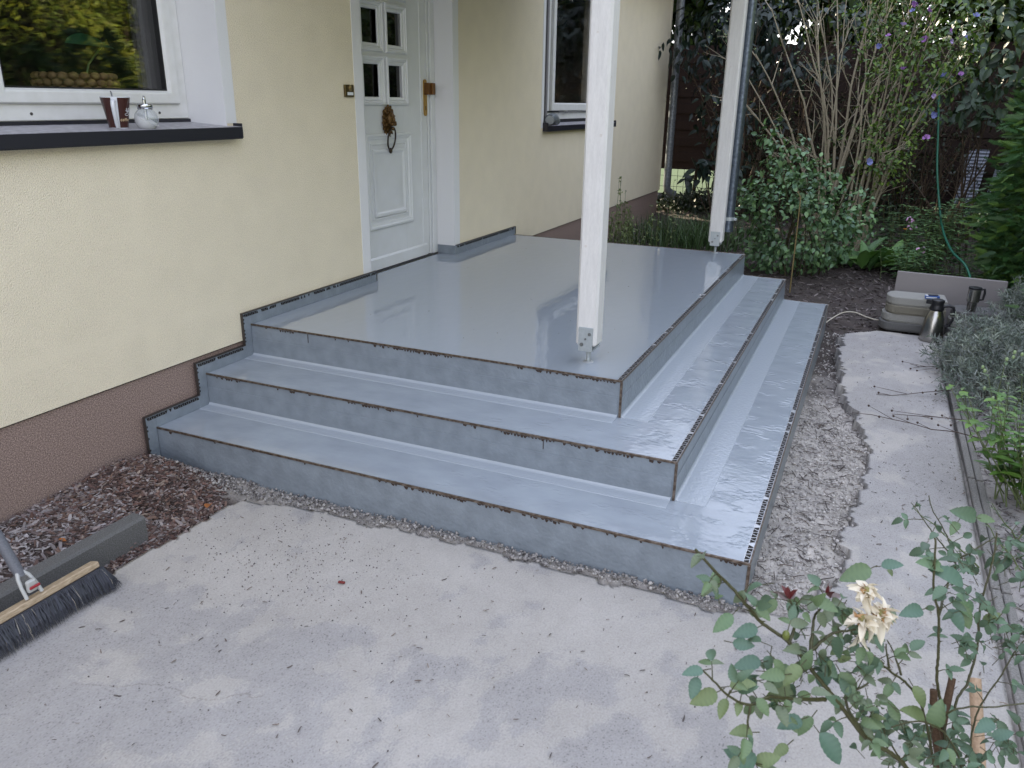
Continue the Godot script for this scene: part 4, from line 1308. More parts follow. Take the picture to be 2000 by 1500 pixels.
func edging(m: MB, l: float, w: float, h: float) -> void:
	var p := PackedVector2Array()
	var q := PackedVector2Array()
	for k in 13:
		var a := PI * k / 12.0
		p.append(Vector2(w / 2 * cos(a), -l / 2 + w / 2 * 0.62 - w / 2 * 0.62 * sin(a)))
	p.append(Vector2(-w / 2, l / 2)); p.append(Vector2(w / 2, l / 2))
	# turned so that the round end faces the house, with a worn upper edge
	var xf := Transform3D(Basis(Vector3(1, 0, 0), Vector3(0, 0, 1), Vector3(0, 1, 0)), Vector3.ZERO)
	m.prism(p, 0.012, h - 0.006, xf)
	var u := PackedVector2Array()
	for v in p: u.append(v * 0.945)
	m.prism(u, 0.0, 0.013, xf)
	for v in p: q.append(v * 0.965)
	for k in p.size():
		var a := p[k]
		var b := p[(k + 1) % p.size()]
		var c := q[k]
		var d := q[(k + 1) % p.size()]
		m.face([Vector3(a.x, h - 0.006, a.y), Vector3(b.x, h - 0.006, b.y), Vector3(d.x, h, d.y), Vector3(c.x, h, c.y)], Vector3(a.x, 0.4, a.y))
	m.prism(q, h - 0.003, h, xf)


func build_broom() -> void:
	var o := thing("broom", "wide push broom with dark bristles and wooden handle against the kerbstone", "broom", Vector3(-1.95, 0, 0.68))
	var wood := mat("broom_wood", Color8(196, 178, 152), 0.6, {"tri3": Vector3(2, 12, 12), "tex": ntex("wood_grain", 0.03, 3, Color(0.72, 0.68, 0.62), Color(1, 1, 1))})
	var x0 := -2.42
	var x1 := -1.575
	var tilt := Transform3D(Basis(Vector3.RIGHT, -0.25), Vector3(0, 0.098, 0.655))
	var b := MB.new()
	b.box(Vector3(x0, -0.0115, -0.021), Vector3(x1, 0.0115, 0.021), 0.004, tilt)
	part(o, "head", b, wood)
	# bristles: many tapered tufts splaying out of the head, over a dark core
	var br := MB.new()
	br.col = Color(0.02, 0.022, 0.03)
	br.box(Vector3(x0 + 0.01, -0.085, -0.03), Vector3(x1 - 0.006, -0.011, 0.036), 0.012, tilt)
	var r := rng(3)
	for k in 9000:
		var end := r.randf() < 0.12
		var x := r.randf_range(x0 + 0.004, x1 - 0.004) if not end else x1 - r.randf() * 0.02
		var z := r.randf_range(-0.027, 0.036)
		var a := tilt * Vector3(x, -0.012, z)
		var sp := Vector3(r.randfn(0, 0.012) + (0.03 * r.randf() if end else 0.0), 0, z * 0.7 + r.randfn(0, 0.007) + 0.014)
		var e := Vector3(a.x + sp.x, r.randf_range(0.0, 0.012), a.z + sp.z)
		var mid := (a + e) * 0.5 + Vector3(r.randfn(0, 0.003), 0, r.randfn(0, 0.003) + 0.008 * r.randf())
		var g := r.randf_range(0.6, 1.5)
		br.col = Color(0.03 * g, 0.033 * g, 0.045 * g) if r.randf() < 0.97 else Color(0.25, 0.22, 0.18)
		var wv := Vector3(0.0009, 0, 0.0004)
		br.face([a - wv, a + wv, mid + wv, mid - wv])
		br.face([mid - wv, mid + wv, e])
	part(o, "bristles", br, mat("bristle_black", Color.WHITE, 0.45, {"vc": true}))
	var base := Vector3(-1.812, 0.112, 0.652)
	var up := Vector3(-0.06, 0.92, -0.385).normalized()
	var hs := MB.new()
	hs.tube([base + up * 0.075, base + up * 0.11, base + up * 0.235, base + up * 0.24], [0.0155, 0.0175, 0.0175, 0.0165], 14)
	part(o, "handle_socket", hs, mat("grey_socket", Color8(118, 120, 126), 0.5, {"tri": 9.0, "tex": ntex("socket_wear", 0.06, 3, Color(0.75, 0.75, 0.76), Color(1, 1, 1), FastNoiseLite.TYPE_SIMPLEX_SMOOTH, 256)}))
	var hd := MB.new()
	hd.tube([base + up * 0.236, base + up * 1.6], [0.0145], 14)
	part(o, "handle", hd, wood)
	var cl := MB.new()
	for s in [-1.0, 1.0]:
		cl.tube([base + up * 0.092 + Vector3(s * 0.008, 0, 0.006), base + up * 0.075 + Vector3(s * 0.018, 0, 0.012), base + up * 0.045 + Vector3(s * 0.024, 0, 0.016), base + Vector3(s * 0.026, 0.006, 0.014)], [0.007, 0.0065, 0.006, 0.0065], 8)
	cl.box(base + Vector3(-0.016, 0.02, 0.0), base + Vector3(0.016, 0.062, 0.016), 0.004)
	part(o, "clamp", cl, mat("clamp_plastic", Color8(176, 176, 172), 0.45))
	var rd := MB.new()
	rd.box(base + Vector3(-0.014, 0.034, 0.016), base + Vector3(0.022, 0.044, 0.022), 0.002)
	part(o, "red_tab", rd, mat("red_tab", Color8(150, 40, 46), 0.5))


func bent(pts: Array, o: Vector3, phi: float, r_of: Callable) -> Array:
	# tangent coordinates (s, y) laid onto a round wall
	return pts.map(func(p):
		var r: float = r_of.call(p.y)
		var a: float = phi + p.x / r
		return o + Vector3(r * cos(a), p.y, r * sin(a)))


func build_mug() -> void:
	var at := Vector3(-0.612, 1.524, -0.045)
	var o := thing("coffee_mug", "brown and white conical coffee mug with a spoon on the left sill", "mug", at)
	var white := mat("white_ceramic", Color8(224, 226, 230), 0.15)
	var brown := mat("brown_glaze", Color8(66, 36, 30), 0.25)
	var rad := func(y): return 0.037 + 0.022 * pow(clampf(y / 0.128, 0, 1), 1.1)
	var m := MB.new()
	m.lathe([Vector2(0, 0), Vector2(0.034, 0), Vector2(0.037, 0.003), Vector2(rad.call(0.05), 0.05), Vector2(rad.call(0.09), 0.09), Vector2(0.059, 0.128), Vector2(0.0565, 0.129), Vector2(0.055, 0.126), Vector2(0.04, 0.02), Vector2(0, 0.012)], 36)
	local(o, "body", m.mesh(), white)
	# towards the camera is (-0.66, 0, 0.75): handle there, printed panels on both sides
	var ph := atan2(0.83, -0.72)
	var pn := MB.new()
	for e in [[ph - 1.75, ph - 0.14], [ph + 0.3, ph + 1.8]]:
		var n := 18
		for k in n:
			var a0: float = lerpf(e[0], e[1], float(k) / n)
			var a1: float = lerpf(e[0], e[1], float(k + 1) / n)
			for q in 5:
				var y0 := 0.004 + 0.121 * q / 5.0
				var y1 := 0.004 + 0.121 * (q + 1) / 5.0
				var r0: float = rad.call(y0) + 0.0006
				var r1: float = rad.call(y1) + 0.0006
				pn.face([Vector3(r0 * cos(a0), y0, r0 * sin(a0)), Vector3(r0 * cos(a1), y0, r0 * sin(a1)), Vector3(r1 * cos(a1), y1, r1 * sin(a1)), Vector3(r1 * cos(a0), y1, r1 * sin(a0))], Vector3(cos(a0), 0, sin(a0)))
	local(o, "printed_panel", pn.mesh(), brown)
	var pr := func(y): return rad.call(y) + 0.0011
	var lt := MB.new()
	var tm := TextMesh.new()
	var f := SystemFont.new()
	f.font_names = PackedStringArray(["Droid Sans"])
	f.font_weight = 700
	tm.font = f
	tm.text = "coffee"
	tm.font_size = 32
	tm.pixel_size = 0.0005
	tm.depth = 0.0
	var ar := tm.get_mesh_arrays()
	var tv: PackedVector3Array = ar[Mesh.ARRAY_VERTEX]
	var ti: PackedInt32Array = ar[Mesh.ARRAY_INDEX]
	var phi_t := ph - 0.78
	for k in range(0, ti.size(), 3):
		var q := []
		for e in 3:
			var p := tv[ti[k + e]]
			q.append(Vector2(-p.x, p.y + 0.036))
		lt.face(bent(q, Vector3.ZERO, phi_t, pr), Vector3(cos(phi_t), 0, sin(phi_t)))
	local(o, "lettering", lt.mesh(), mat("cream_print", Color8(214, 190, 150), 0.3))
	var em := MB.new()
	var phi_e := ph - 1.05
	var disc := func(cx: float, cy: float, rx: float, ry: float): 
		var q := []
		for k in 16: q.append(Vector2(cx + rx * cos(TAU * k / 16), cy + ry * sin(TAU * k / 16)))
		return q
	em.face(bent(disc.call(0.004, 0.058, 0.013, 0.0055), Vector3.ZERO, phi_e, pr), Vector3(cos(phi_e), 0, sin(phi_e)))
	em.face(bent([Vector2(0.007, 0.066), Vector2(-0.007, 0.066), Vector2(-0.009, 0.084), Vector2(0.009, 0.084)], Vector3.ZERO, phi_e, pr), Vector3(cos(phi_e), 0, sin(phi_e)))
	for k in 8:
		var a0 := TAU * k / 10.0 + 1.0
		var a1 := TAU * (k + 1) / 10.0 + 1.0
		em.face(bent([Vector2(0.0105 + 0.0055 * cos(a0), 0.076 + 0.005 * sin(a0)), Vector2(0.0105 + 0.0055 * cos(a1), 0.076 + 0.005 * sin(a1)), Vector2(0.0105 + 0.0033 * cos(a1), 0.076 + 0.003 * sin(a1)), Vector2(0.0105 + 0.0033 * cos(a0), 0.076 + 0.003 * sin(a0))], Vector3.ZERO, phi_e, pr), Vector3(cos(phi_e), 0, sin(phi_e)))
	local(o, "cup_emblem", em.mesh(), white)
	var hd := MB.new()
	var d := Vector3(cos(ph + 0.12), 0, sin(ph + 0.12))
	var hp := [d * 0.052 + Vector3(0, 0.112, 0), d * 0.078 + Vector3(0, 0.114, 0), d * 0.088 + Vector3(0, 0.1, 0), d * 0.083 + Vector3(0, 0.075, 0), d * 0.066 + Vector3(0, 0.045, 0), d * 0.048 + Vector3(0, 0.018, 0), d * 0.036 + Vector3(0, 0.006, 0)]
	hd.tube(hp, [0.008, 0.0085, 0.009, 0.0085, 0.008, 0.008, 0.007], 10)
	local(o, "handle", hd.mesh(), white)
	var sp := MB.new()
	sp.tube([Vector3(0.02, 0.03, -0.02), Vector3(-0.02, 0.145, 0.006), Vector3(-0.024, 0.15, 0.008)], [0.002, 0.0032, 0.002], 7)
	local(o, "spoon", sp.mesh(), mat("bright_steel", Color8(205, 205, 205), 0.15, {"metal": 1.0}))


func build_sugar() -> void:
	var at := Vector3(-0.512, 1.5155, 0.012)
	var o := thing("sugar_dispenser", "round glass sugar dispenser with chrome lid and spout beside the mug", "sugar dispenser", at)
	var gl := mat("clear_glass", Color(0.8, 0.83, 0.85, 0.3), 0.0)
	gl.transparency = BaseMaterial3D.TRANSPARENCY_ALPHA
	var prof := []
	var R := 0.05
	for k in 15:
		var a := -1.15 + 2.1 * k / 14.0
		prof.append(Vector2(R * cos(a), 0.046 + R * sin(a)))
	var m := MB.new()
	m.lathe([Vector2(0, 0.001), Vector2(0.02, 0.0)] + prof, 32)
	local(o, "jar", m.mesh(), gl)
	# sugar, lying on a slope inside
	var s := MB.new()
	s.ball(Vector3(0, 0.046, 0), Vector3(R, R, R) * 0.95, 32, 24)
	var dir := Vector3(-0.5, 0, -0.86)
	for i in s.v.size():
		var p := s.v[i]
		p.y = maxf(p.y, 0.003)
		var top := 0.046 + dir.dot(p) * 0.62
		p.y = minf(p.y, maxf(top, 0.003))
		s.v[i] = p
	s.n = PackedVector3Array()
	var sm := MB.new()
	for k in range(0, s.ix.size(), 3):
		var q := [s.v[s.ix[k]], s.v[s.ix[k + 1]], s.v[s.ix[k + 2]]]
		sm.face(q, (q[0] + q[1] + q[2]) / 3.0 - Vector3(0, 0.015, 0))
	local(o, "sugar", sm.mesh(), mat("sugar", Color8(226, 224, 220), 0.9))
	var chrome := mat("chrome", Color8(200, 202, 205), 0.12, {"metal": 1.0})
	var l := MB.new()
	l.lathe([Vector2(0.03, 0.087), Vector2(0.033, 0.09), Vector2(0.031, 0.093), Vector2(0.033, 0.096), Vector2(0.033, 0.105), Vector2(0.03, 0.109), Vector2(0, 0.11)], 28)
	local(o, "lid", l.mesh(), chrome)
	var t := MB.new()
	t.tube([Vector3(0, 0.02, 0), Vector3(0, 0.126, 0)], [0.0075], 14)
	t.tube([Vector3(0, 0.126, 0), Vector3(0.004, 0.138, -0.002), Vector3(-0.002, 0.143, 0)], [0.0075, 0.005, 0.001], 14)
	local(o, "spout", t.mesh(), chrome)


# ---------------------------------------------------------------- plants

func leaf(l: float, w: float, fold := 0.3, bend := 0.4, segs := 4, tip := 1.0) -> ArrayMesh:
	# lies along +x from its stalk, upper side +y
	var m := MB.new()
	var rows := []
	for k in segs + 1:
		var t := float(k) / segs
		var ww := w * 0.5 * pow(sin(PI * pow(t, 0.75 if tip >= 1.0 else 1.1) * 0.985 + 0.015), 0.8) if k < segs else 0.0
		var x := l * t
		var y := -bend * l * t * t * 0.5
		if segs > 8 and k % 2 == 1: ww *= 1.09
		rows.append([Vector3(x, y + fold * ww, -ww), Vector3(x, y, 0), Vector3(x, y + fold * ww, ww)])
	var s := 0
	for k in segs + 1:
		for e in 3:
			m.col = Color(1.22, 1.2, 1.1) if e == 1 else (Color(0.8, 0.82, 0.84) if k % 2 else Color(1.0, 1.0, 0.98))
			m.put(rows[k][e], Vector3.UP, Vector2(float(k) / segs, 0))
	for k in segs:
		for e in 2:
			var a := k * 3 + e
			m.ix.append_array(PackedInt32Array([a, a + 3, a + 1, a + 1, a + 3, a + 4]))
	var acc := PackedVector3Array()
	acc.resize(m.v.size())
	for k in range(0, m.ix.size(), 3):
		var nn := (m.v[m.ix[k + 2]] - m.v[m.ix[k]]).cross(m.v[m.ix[k + 1]] - m.v[m.ix[k]])
		for e in 3: acc[m.ix[k + e]] += nn
	for k in acc.size(): m.n[k] = acc[k].normalized() if acc[k].length() > 1e-12 else Vector3.UP
	return m.mesh()


func along(d: Vector3, up: Vector3, at: Vector3, sc := 1.0) -> Transform3D:
	var x := d.normalized()
	var z := x.cross(up)
	z = z.normalized() if z.length() > 1e-4 else x.cross(Vector3(0.3, 0.2, 0.9)).normalized()
	var y := z.cross(x)
	return Transform3D(Basis(x, y, z).scaled(Vector3.ONE * sc), at)


func rdir(r: RandomNumberGenerator) -> Vector3:
	var v := Vector3(r.randfn(), r.randfn(), r.randfn())
	return v.normalized() if v.length() > 1e-3 else Vector3.UP


# leaves of one plant: the nearest become parts, the rest one mass
func leaves(o: Node3D, meshes: Array, m: Array, xfs: Array, cols: Array, as_parts := 0, called := "leaf") -> void:
	var off := o.position
	xfs.sort_custom(func(a, b): return a.origin.distance_squared_to(CAM) < b.origin.distance_squared_to(CAM))
	var n := mini(as_parts, xfs.size())
	for i in n:
		var t: Transform3D = xfs[i]
		t.origin -= off
		local(o, called, meshes[(i * 7 + 3) % meshes.size()], m[(i * 5 + i / 3) % m.size()], t)
	if xfs.size() > n:
		var groups := []
		for k in meshes.size(): groups.append([])
		for i in range(n, xfs.size()): groups[i % meshes.size()].append(xfs[i])
		for k in meshes.size():
			if groups[k].size(): scatter(o, "foliage", meshes[k], m[0], groups[k], cols)


func tints(base: Array, r: RandomNumberGenerator, n := 64, spread := 0.35) -> Array:
	var q := []
	for k in n:
		var c: Color = base[r.randi() % base.size()]
		var s := 1.0 + r.randf_range(-spread, spread)
		q.append(Color(c.r * s, c.g * s, c.b * s))
	return q


func cloud(r: RandomNumberGenerator, n: int, o: Vector3, rad: Vector3, inner := 0.55, droop := 0.3, sc := Vector2(0.8, 1.25), clumps := 0) -> Array:
	var q := []
	var cl := []
	for k in clumps:
		var d := rdir(r)
		cl.append([o + d * rad * r.randf_range(0.45, 0.9), r.randf_range(0.18, 0.34)])
	for k in n:
		var p: Vector3
		var out: Vector3
		if clumps and r.randf() < 0.8:
			var c: Array = cl[r.randi() % clumps]
			var d := rdir(r)
			p = c[0] + d * rad * c[1] * pow(r.randf(), 0.4)
			out = (d + (c[0] - o).normalized() * 0.6).normalized()
		else:
			out = rdir(r)
			p = o + out * rad * lerpf(inner, 1.0, pow(r.randf(), 0.6))
		if p.y < 0.02: p.y = 0.02 + r.randf() * 0.1
		var up := (out * 0.7 + Vector3(0, 0.8, 0) + rdir(r) * 0.5).normalized()
		var d2 := (out * 0.8 + rdir(r) * 0.9 + Vector3(0, -droop, 0)).normalized()
		q.append(along(d2, up, p, r.randf_range(sc.x, sc.y)))
	return q


func wiggle(r: RandomNumberGenerator, a: Vector3, b: Vector3, n: int, amp: float, sag := 0.0) -> Array:
	var q := []
	var off := Vector3.ZERO
	for k in n + 1:
		var t := float(k) / n
		if k > 0 and k < n: off = off * 0.6 + rdir(r) * amp
		elif k == n: off = off * 0.5
		q.append(a.lerp(b, t) + off + Vector3(0, sag * sin(PI * t), 0))
	return q


func taper(n: int, r0: float, r1: float) -> Array:
	var q := []
	for k in n + 1: q.append(lerpf(r0, r1, float(k) / n))
	return q


func build_rose() -> void:
	var o := thing("garden_rose", "thorny rose with faded cream blossoms in the right foreground", "rose bush", Vector3(-1.75, 0, 3.38))
	var r := rng(77)
	var green := mat("cane_green", Color8(82, 84, 50), 0.5, {"tri": 12.0, "tex": ntex("cane_tone", 0.05, 3, Color(0.62, 0.55, 0.45), Color(1, 1, 1), FastNoiseLite.TYPE_SIMPLEX_SMOOTH, 256)})
	var brown := mat("cane_brown", Color8(92, 70, 46), 0.65)
	var root := Vector3(-1.75, 0.0, 3.38)
	var canes := [
		[0.0052, [[-1.897, 0.421, 3.252], [-1.938, 0.589, 3.169], [-1.978, 0.660, 3.094], [-1.997, 0.726, 3.045], [-2.008, 0.780, 2.999], [-2.019, 0.834, 2.953], [-2.027, 0.862, 2.910], [-2.038, 0.898, 2.880], [-2.040, 0.925, 2.853], [-2.052, 0.957, 2.823], [-2.054, 0.985, 2.794]]],
		[0.0030, [[-2.009, 0.737, 3.022], [-2.067, 0.768, 2.982], [-2.121, 0.799, 2.938], [-2.153, 0.801, 2.915], [-2.170, 0.818, 2.890], [-2.182, 0.845, 2.865], [-2.184, 0.864, 2.844]]],
		[0.0016, [[-2.153, 0.801, 2.915], [-2.162, 0.777, 2.916], [-2.171, 0.744, 2.925], [-2.169, 0.704, 2.939]]],
		[0.0024, [[-2.019, 0.834, 2.953], [-1.998, 0.851, 2.958], [-1.981, 0.873, 2.952], [-1.979, 0.893, 2.938]]],
		[0.0026, [[-1.999, 0.816, 2.988], [-1.977, 0.843, 2.986], [-1.960, 0.860, 2.986], [-1.933, 0.878, 3.004]]],
		[0.0026, [[-1.999, 0.816, 2.988], [-1.967, 0.836, 3.016], [-1.953, 0.841, 3.043], [-1.950, 0.855, 3.064]]],
		[0.0036, [[-1.818, 0.352, 3.281], [-1.785, 0.585, 3.203], [-1.808, 0.659, 3.164], [-1.843, 0.707, 3.122], [-1.869, 0.748, 3.078], [-1.900, 0.793, 3.023]]],
		[0.0018, [[-1.817, 0.685, 3.147], [-1.811, 0.723, 3.128], [-1.809, 0.745, 3.113]]],
		[0.0018, [[-1.842, 0.710, 3.122], [-1.836, 0.732, 3.116], [-1.831, 0.751, 3.110]]],
		[0.0016, [[-1.843, 0.717, 3.112], [-1.848, 0.731, 3.089], [-1.880, 0.744, 3.058], [-1.893, 0.742, 3.031]]],
		[0.0042, [[-1.741, 0.282, 3.306], [-1.705, 0.490, 3.258], [-1.697, 0.608, 3.224], [-1.687, 0.670, 3.216], [-1.677, 0.742, 3.204], [-1.676, 0.794, 3.186], [-1.666, 0.859, 3.178], [-1.656, 0.891, 3.173]]],
		[0.0022, [[-1.677, 0.742, 3.204], [-1.571, 0.752, 3.224], [-1.489, 0.764, 3.241], [-1.417, 0.797, 3.216], [-1.385, 0.816, 3.195], [-1.357, 0.841, 3.182]]],
		[0.0016, [[-1.489, 0.764, 3.241], [-1.450, 0.799, 3.193], [-1.428, 0.835, 3.157], [-1.409, 0.839, 3.145]]],
		[0.0036, [[-1.682, 0.230, 3.329], [-1.628, 0.484, 3.279], [-1.594, 0.554, 3.295], [-1.564, 0.623, 3.301], [-1.535, 0.702, 3.295], [-1.499, 0.787, 3.304], [-1.478, 0.841, 3.302]]],
		[0.0030, [[-1.719, 0.433, 3.276], [-1.752, 0.567, 3.242], [-1.750, 0.602, 3.266], [-1.746, 0.619, 3.313], [-1.723, 0.634, 3.378]]],
		[0.0028, [[-1.618, 0.178, 3.362], [-1.560, 0.421, 3.331], [-1.497, 0.534, 3.373], [-1.467, 0.586, 3.395], [-1.447, 0.607, 3.421]]],
		[0.0026, [[-1.978, 0.660, 3.094], [-1.964, 0.713, 3.054], [-1.918, 0.729, 3.090], [-1.920, 0.753, 3.064]]],
		[0.0028, [[-1.864, 0.395, 3.270], [-1.900, 0.595, 3.144], [-1.913, 0.649, 3.094], [-1.923, 0.679, 3.069]]],
		[0.0030, [[-1.810, 0.352, 3.298], [-1.819, 0.502, 3.279], [-1.836, 0.595, 3.237], [-1.865, 0.635, 3.187], [-1.909, 0.640, 3.137]]],
		[0.0022, [[-1.489, 0.764, 3.241], [-1.426, 0.764, 3.279], [-1.378, 0.780, 3.319]]],
	]
	var lm := []
	for e in [[76, 98, 80], [86, 110, 82], [88, 108, 78], [76, 102, 90], [98, 112, 76], [92, 104, 84], [86, 104, 86], [78, 92, 66]]:
		lm.append(mat("rose_leaf_%d" % lm.size(), Color8(e[0] + 16, e[1] + 15, e[2] + 10), 0.4, {"vc": true, "back": Color(0.3, 0.4, 0.12), "spec": 0.4}))
	var ms := [leaf(0.034, 0.0185, 0.5, 0.5, 13), leaf(0.028, 0.0155, 0.65, 0.9, 13), leaf(0.035, 0.0175, 0.35, 0.4, 13), leaf(0.025, 0.0135, 0.8, 1.2, 13)]
	var xfs := []
	var pet := MB.new()
	for e in canes:
		var pts := []
		for p in e[1]: pts.append(Vector3(p[0], p[1], p[2]))
		if pts[0].y < 0.55 and pts[0].distance_to(root) < 0.75 and e[0] > 0.0024:
			pts.push_front(pts[0].lerp(root, 0.6) + Vector3(0, 0.04, 0))
			pts.push_front(root + Vector3(r.randfn(0, 0.03), 0.0, r.randfn(0, 0.03)))
		var cv := Curve3D.new()
		for k in pts.size():
			var t: Vector3 = (pts[mini(k + 1, pts.size() - 1)] - pts[maxi(k - 1, 0)]) * 0.16
			cv.add_point(pts[k], -t, t)
		cv.bake_interval = 0.012
		var bp := cv.get_baked_points()
		var st := []
		var rd := []
		for k in bp.size():
			st.append(bp[k] + rdir(r) * 0.0008)
			rd.append(e[0] * lerpf(1.25, 0.45, float(k) / bp.size()))
		var m := MB.new()
		m.tube(st, rd, 7)
		for k in range(3, bp.size() - 2, 4):
			if r.randf() < 0.5:
				var d := rdir(r)
				m.tube([bp[k], bp[k] + d * e[0] * 2.6 - Vector3(0, 0.001, 0)], [e[0] * 0.55, 0.0002], 4, false)
		part(o, "stem", m, green)
		# compound leaves
		var acc := r.randf_range(0.0, 0.03)
		for k in range(2, bp.size()):
			acc += bp[k].distance_to(bp[k - 1])
			if acc < 0.03 or bp[k].y < 0.42: continue
			acc = r.randf_range(-0.03, 0.012)
			var t := (bp[k] - bp[k - 1]).normalized()
			var d := (t.cross(rdir(r)).normalized() + t * 0.4 + Vector3(0, 0.1, 0)).normalized()
			var pl := r.randf_range(0.02, 0.04)
			var q := [bp[k], bp[k] + d * pl * 0.5 + Vector3(0, 0.002, 0), bp[k] + d * pl]
			var up := (Vector3(-0.45, 0.8, 0.0) + rdir(r) * 0.45).normalized()
			if r.randf() < 0.62:
				pet.tube(q, [0.0011, 0.0009, 0.0007], 5, false)
				var side := d.cross(up).normalized()
				xfs.append(along(d + Vector3(0, -0.2, 0), up, q[2], r.randf_range(0.75, 1.1)))
				for sgn in [-1.0, 1.0]:
					if r.randf() < 0.85: xfs.append(along(d * 0.45 + side * sgn + Vector3(0, -0.1, 0), up + rdir(r) * 0.2, q[1].lerp(q[2], 0.6), r.randf_range(0.6, 0.95)))
	# fuller sprays where the bush is dense
	for e in [[-2.1, 0.79, 2.95, 12], [-2.0, 0.8, 3.0, 12], [-1.96, 0.72, 3.06, 16], [-1.93, 0.66, 3.1, 14], [-1.98, 0.86, 2.99, 10], [-1.9, 0.8, 3.07, 12], [-1.865, 0.585, 3.179, 22], [-1.901, 0.616, 3.124, 14], [-1.749, 0.508, 3.3, 16], [-1.82, 0.545, 3.238, 16], [-1.508, 0.76, 3.254, 12], [-1.549, 0.714, 3.305, 12], [-1.4, 0.759, 3.34, 14], [-1.649, 0.782, 3.205, 8], [-1.975, 0.881, 2.959, 9], [-1.931, 0.862, 3.023, 9], [-2.035, 0.913, 2.873, 5], [-2.047, 0.782, 2.962, 8], [-2.059, 0.819, 2.928, 8], [-1.616, 0.648, 3.267, 10], [-1.477, 0.596, 3.363, 14], [-1.38, 0.7, 3.4, 16], [-1.45, 0.85, 3.36, 10], [-1.35, 0.55, 3.42, 16], [-1.62, 0.45, 3.38, 18], [-1.95, 0.55, 3.13, 10], [-1.58, 0.83, 3.22, 8]]:
		for k in e[3]:
			var p := Vector3(e[0], e[1], e[2]) + rdir(r) * 0.06 * r.randf()
			var d := (rdir(r) + Vector3(0, -0.2, 0)).normalized()
			xfs.append(along(d, Vector3(-0.45, 0.8, 0.0) + rdir(r) * 0.5, p, r.randf_range(0.6, 1.15)))
			pet.tube([p, p - d * 0.02 - Vector3(0, 0.004, 0)], [0.0008], 4, false)
	leaves(o, ms, lm, xfs, tints([Color(1, 1, 1)], r), 245)
	# the larger leaves
	for e in [
		[-2.190, 0.854, 2.838, -2.213, 0.834, 2.836],
		[-2.184, 0.864, 2.844, -2.205, 0.868, 2.822],
		[-2.158, 0.806, 2.900, -2.176, 0.797, 2.900],
		[-2.146, 0.812, 2.923, -2.157, 0.797, 2.943],
		[-2.168, 0.819, 2.866, -2.197, 0.812, 2.838],
		[-2.165, 0.810, 2.881, -2.188, 0.794, 2.876],
		[-2.149, 0.821, 2.882, -2.143, 0.836, 2.914],
		[-2.048, 0.810, 2.963, -2.083, 0.789, 2.934],
		[-2.048, 0.770, 2.970, -2.079, 0.765, 2.938],
		[-2.082, 0.818, 2.955, -2.107, 0.825, 2.927],
		[-2.059, 0.825, 2.976, -2.088, 0.809, 2.957],
		[-2.146, 0.814, 2.894, -2.143, 0.830, 2.918],
		[-2.065, 0.819, 2.916, -2.093, 0.819, 2.885],
		[-2.077, 0.788, 2.916, -2.103, 0.792, 2.887],
		[-2.074, 0.845, 2.871, -2.074, 0.849, 2.902],
		[-2.042, 0.863, 2.903, -2.070, 0.859, 2.875],
		[-2.061, 0.888, 2.864, -2.090, 0.872, 2.845],
		[-2.165, 0.763, 2.924, -2.186, 0.773, 2.899],
		[-2.176, 0.719, 2.936, -2.198, 0.741, 2.899],
		[-2.168, 0.711, 2.935, -2.162, 0.730, 2.965],
		[-2.105, 0.707, 2.976, -2.129, 0.701, 2.960],
		[-2.034, 0.688, 3.021, -2.045, 0.653, 3.062],
		[-2.058, 0.735, 3.005, -2.085, 0.721, 2.990],
		[-2.075, 0.738, 2.990, -2.102, 0.737, 2.962],
		[-1.935, 0.743, 3.040, -1.950, 0.710, 3.071],
		[-1.996, 0.808, 3.001, -2.007, 0.784, 3.031],
		[-1.912, 0.748, 3.034, -1.915, 0.762, 3.051],
		[-1.993, 0.747, 3.010, -1.988, 0.788, 3.020],
		[-1.805, 0.660, 3.170, -1.820, 0.635, 3.195],
		[-1.814, 0.605, 3.198, -1.836, 0.630, 3.164],
		[-1.841, 0.612, 3.210, -1.837, 0.661, 3.213],
		[-1.918, 0.656, 3.102, -1.922, 0.665, 3.121],
		[-2.082, 0.742, 2.971, -2.095, 0.728, 2.987],
		[-1.997, 0.726, 3.045, -2.013, 0.746, 3.028],
		[-1.772, 0.862, 3.067, -1.810, 0.853, 3.026],
		[-1.763, 0.866, 3.084, -1.760, 0.879, 3.116],
		[-1.749, 0.855, 3.098, -1.763, 0.854, 3.104],
		[-1.640, 0.798, 3.238, -1.666, 0.833, 3.186],
		[-1.621, 0.724, 3.266, -1.640, 0.757, 3.235],
		[-1.625, 0.743, 3.240, -1.644, 0.710, 3.267],
		[-1.657, 0.745, 3.220, -1.670, 0.718, 3.255],
		[-1.706, 0.762, 3.171, -1.737, 0.764, 3.139],
		[-1.647, 0.825, 3.198, -1.674, 0.847, 3.158],
		[-1.444, 0.850, 3.266, -1.474, 0.870, 3.225],
		[-1.423, 0.841, 3.270, -1.427, 0.843, 3.302],
		[-1.463, 0.840, 3.233, -1.491, 0.828, 3.222],
		[-1.544, 0.668, 3.305, -1.543, 0.693, 3.328],
		[-1.754, 0.592, 3.317, -1.785, 0.590, 3.290],
		[-1.725, 0.536, 3.329, -1.722, 0.557, 3.357],
	]:
		var a := Vector3(e[0], e[1], e[2])
		var b := Vector3(e[3], e[4], e[5])
		var ll := a.distance_to(b) * 1.18
		local(o, "leaf", ms[[0, 2, 0][r.randi() % 3]], lm[r.randi() % 5], along(b - a, Vector3(-0.62, 0.7, 0.05) + rdir(r) * 0.28, a - o.position, ll / 0.037))
		pet.tube([a, a - (b - a).normalized() * 0.014 + Vector3(0, 0.001, 0)], [0.0009], 5, false)
	part(o, "leaf_stalk", pet, green).set_meta("kind", "stuff")
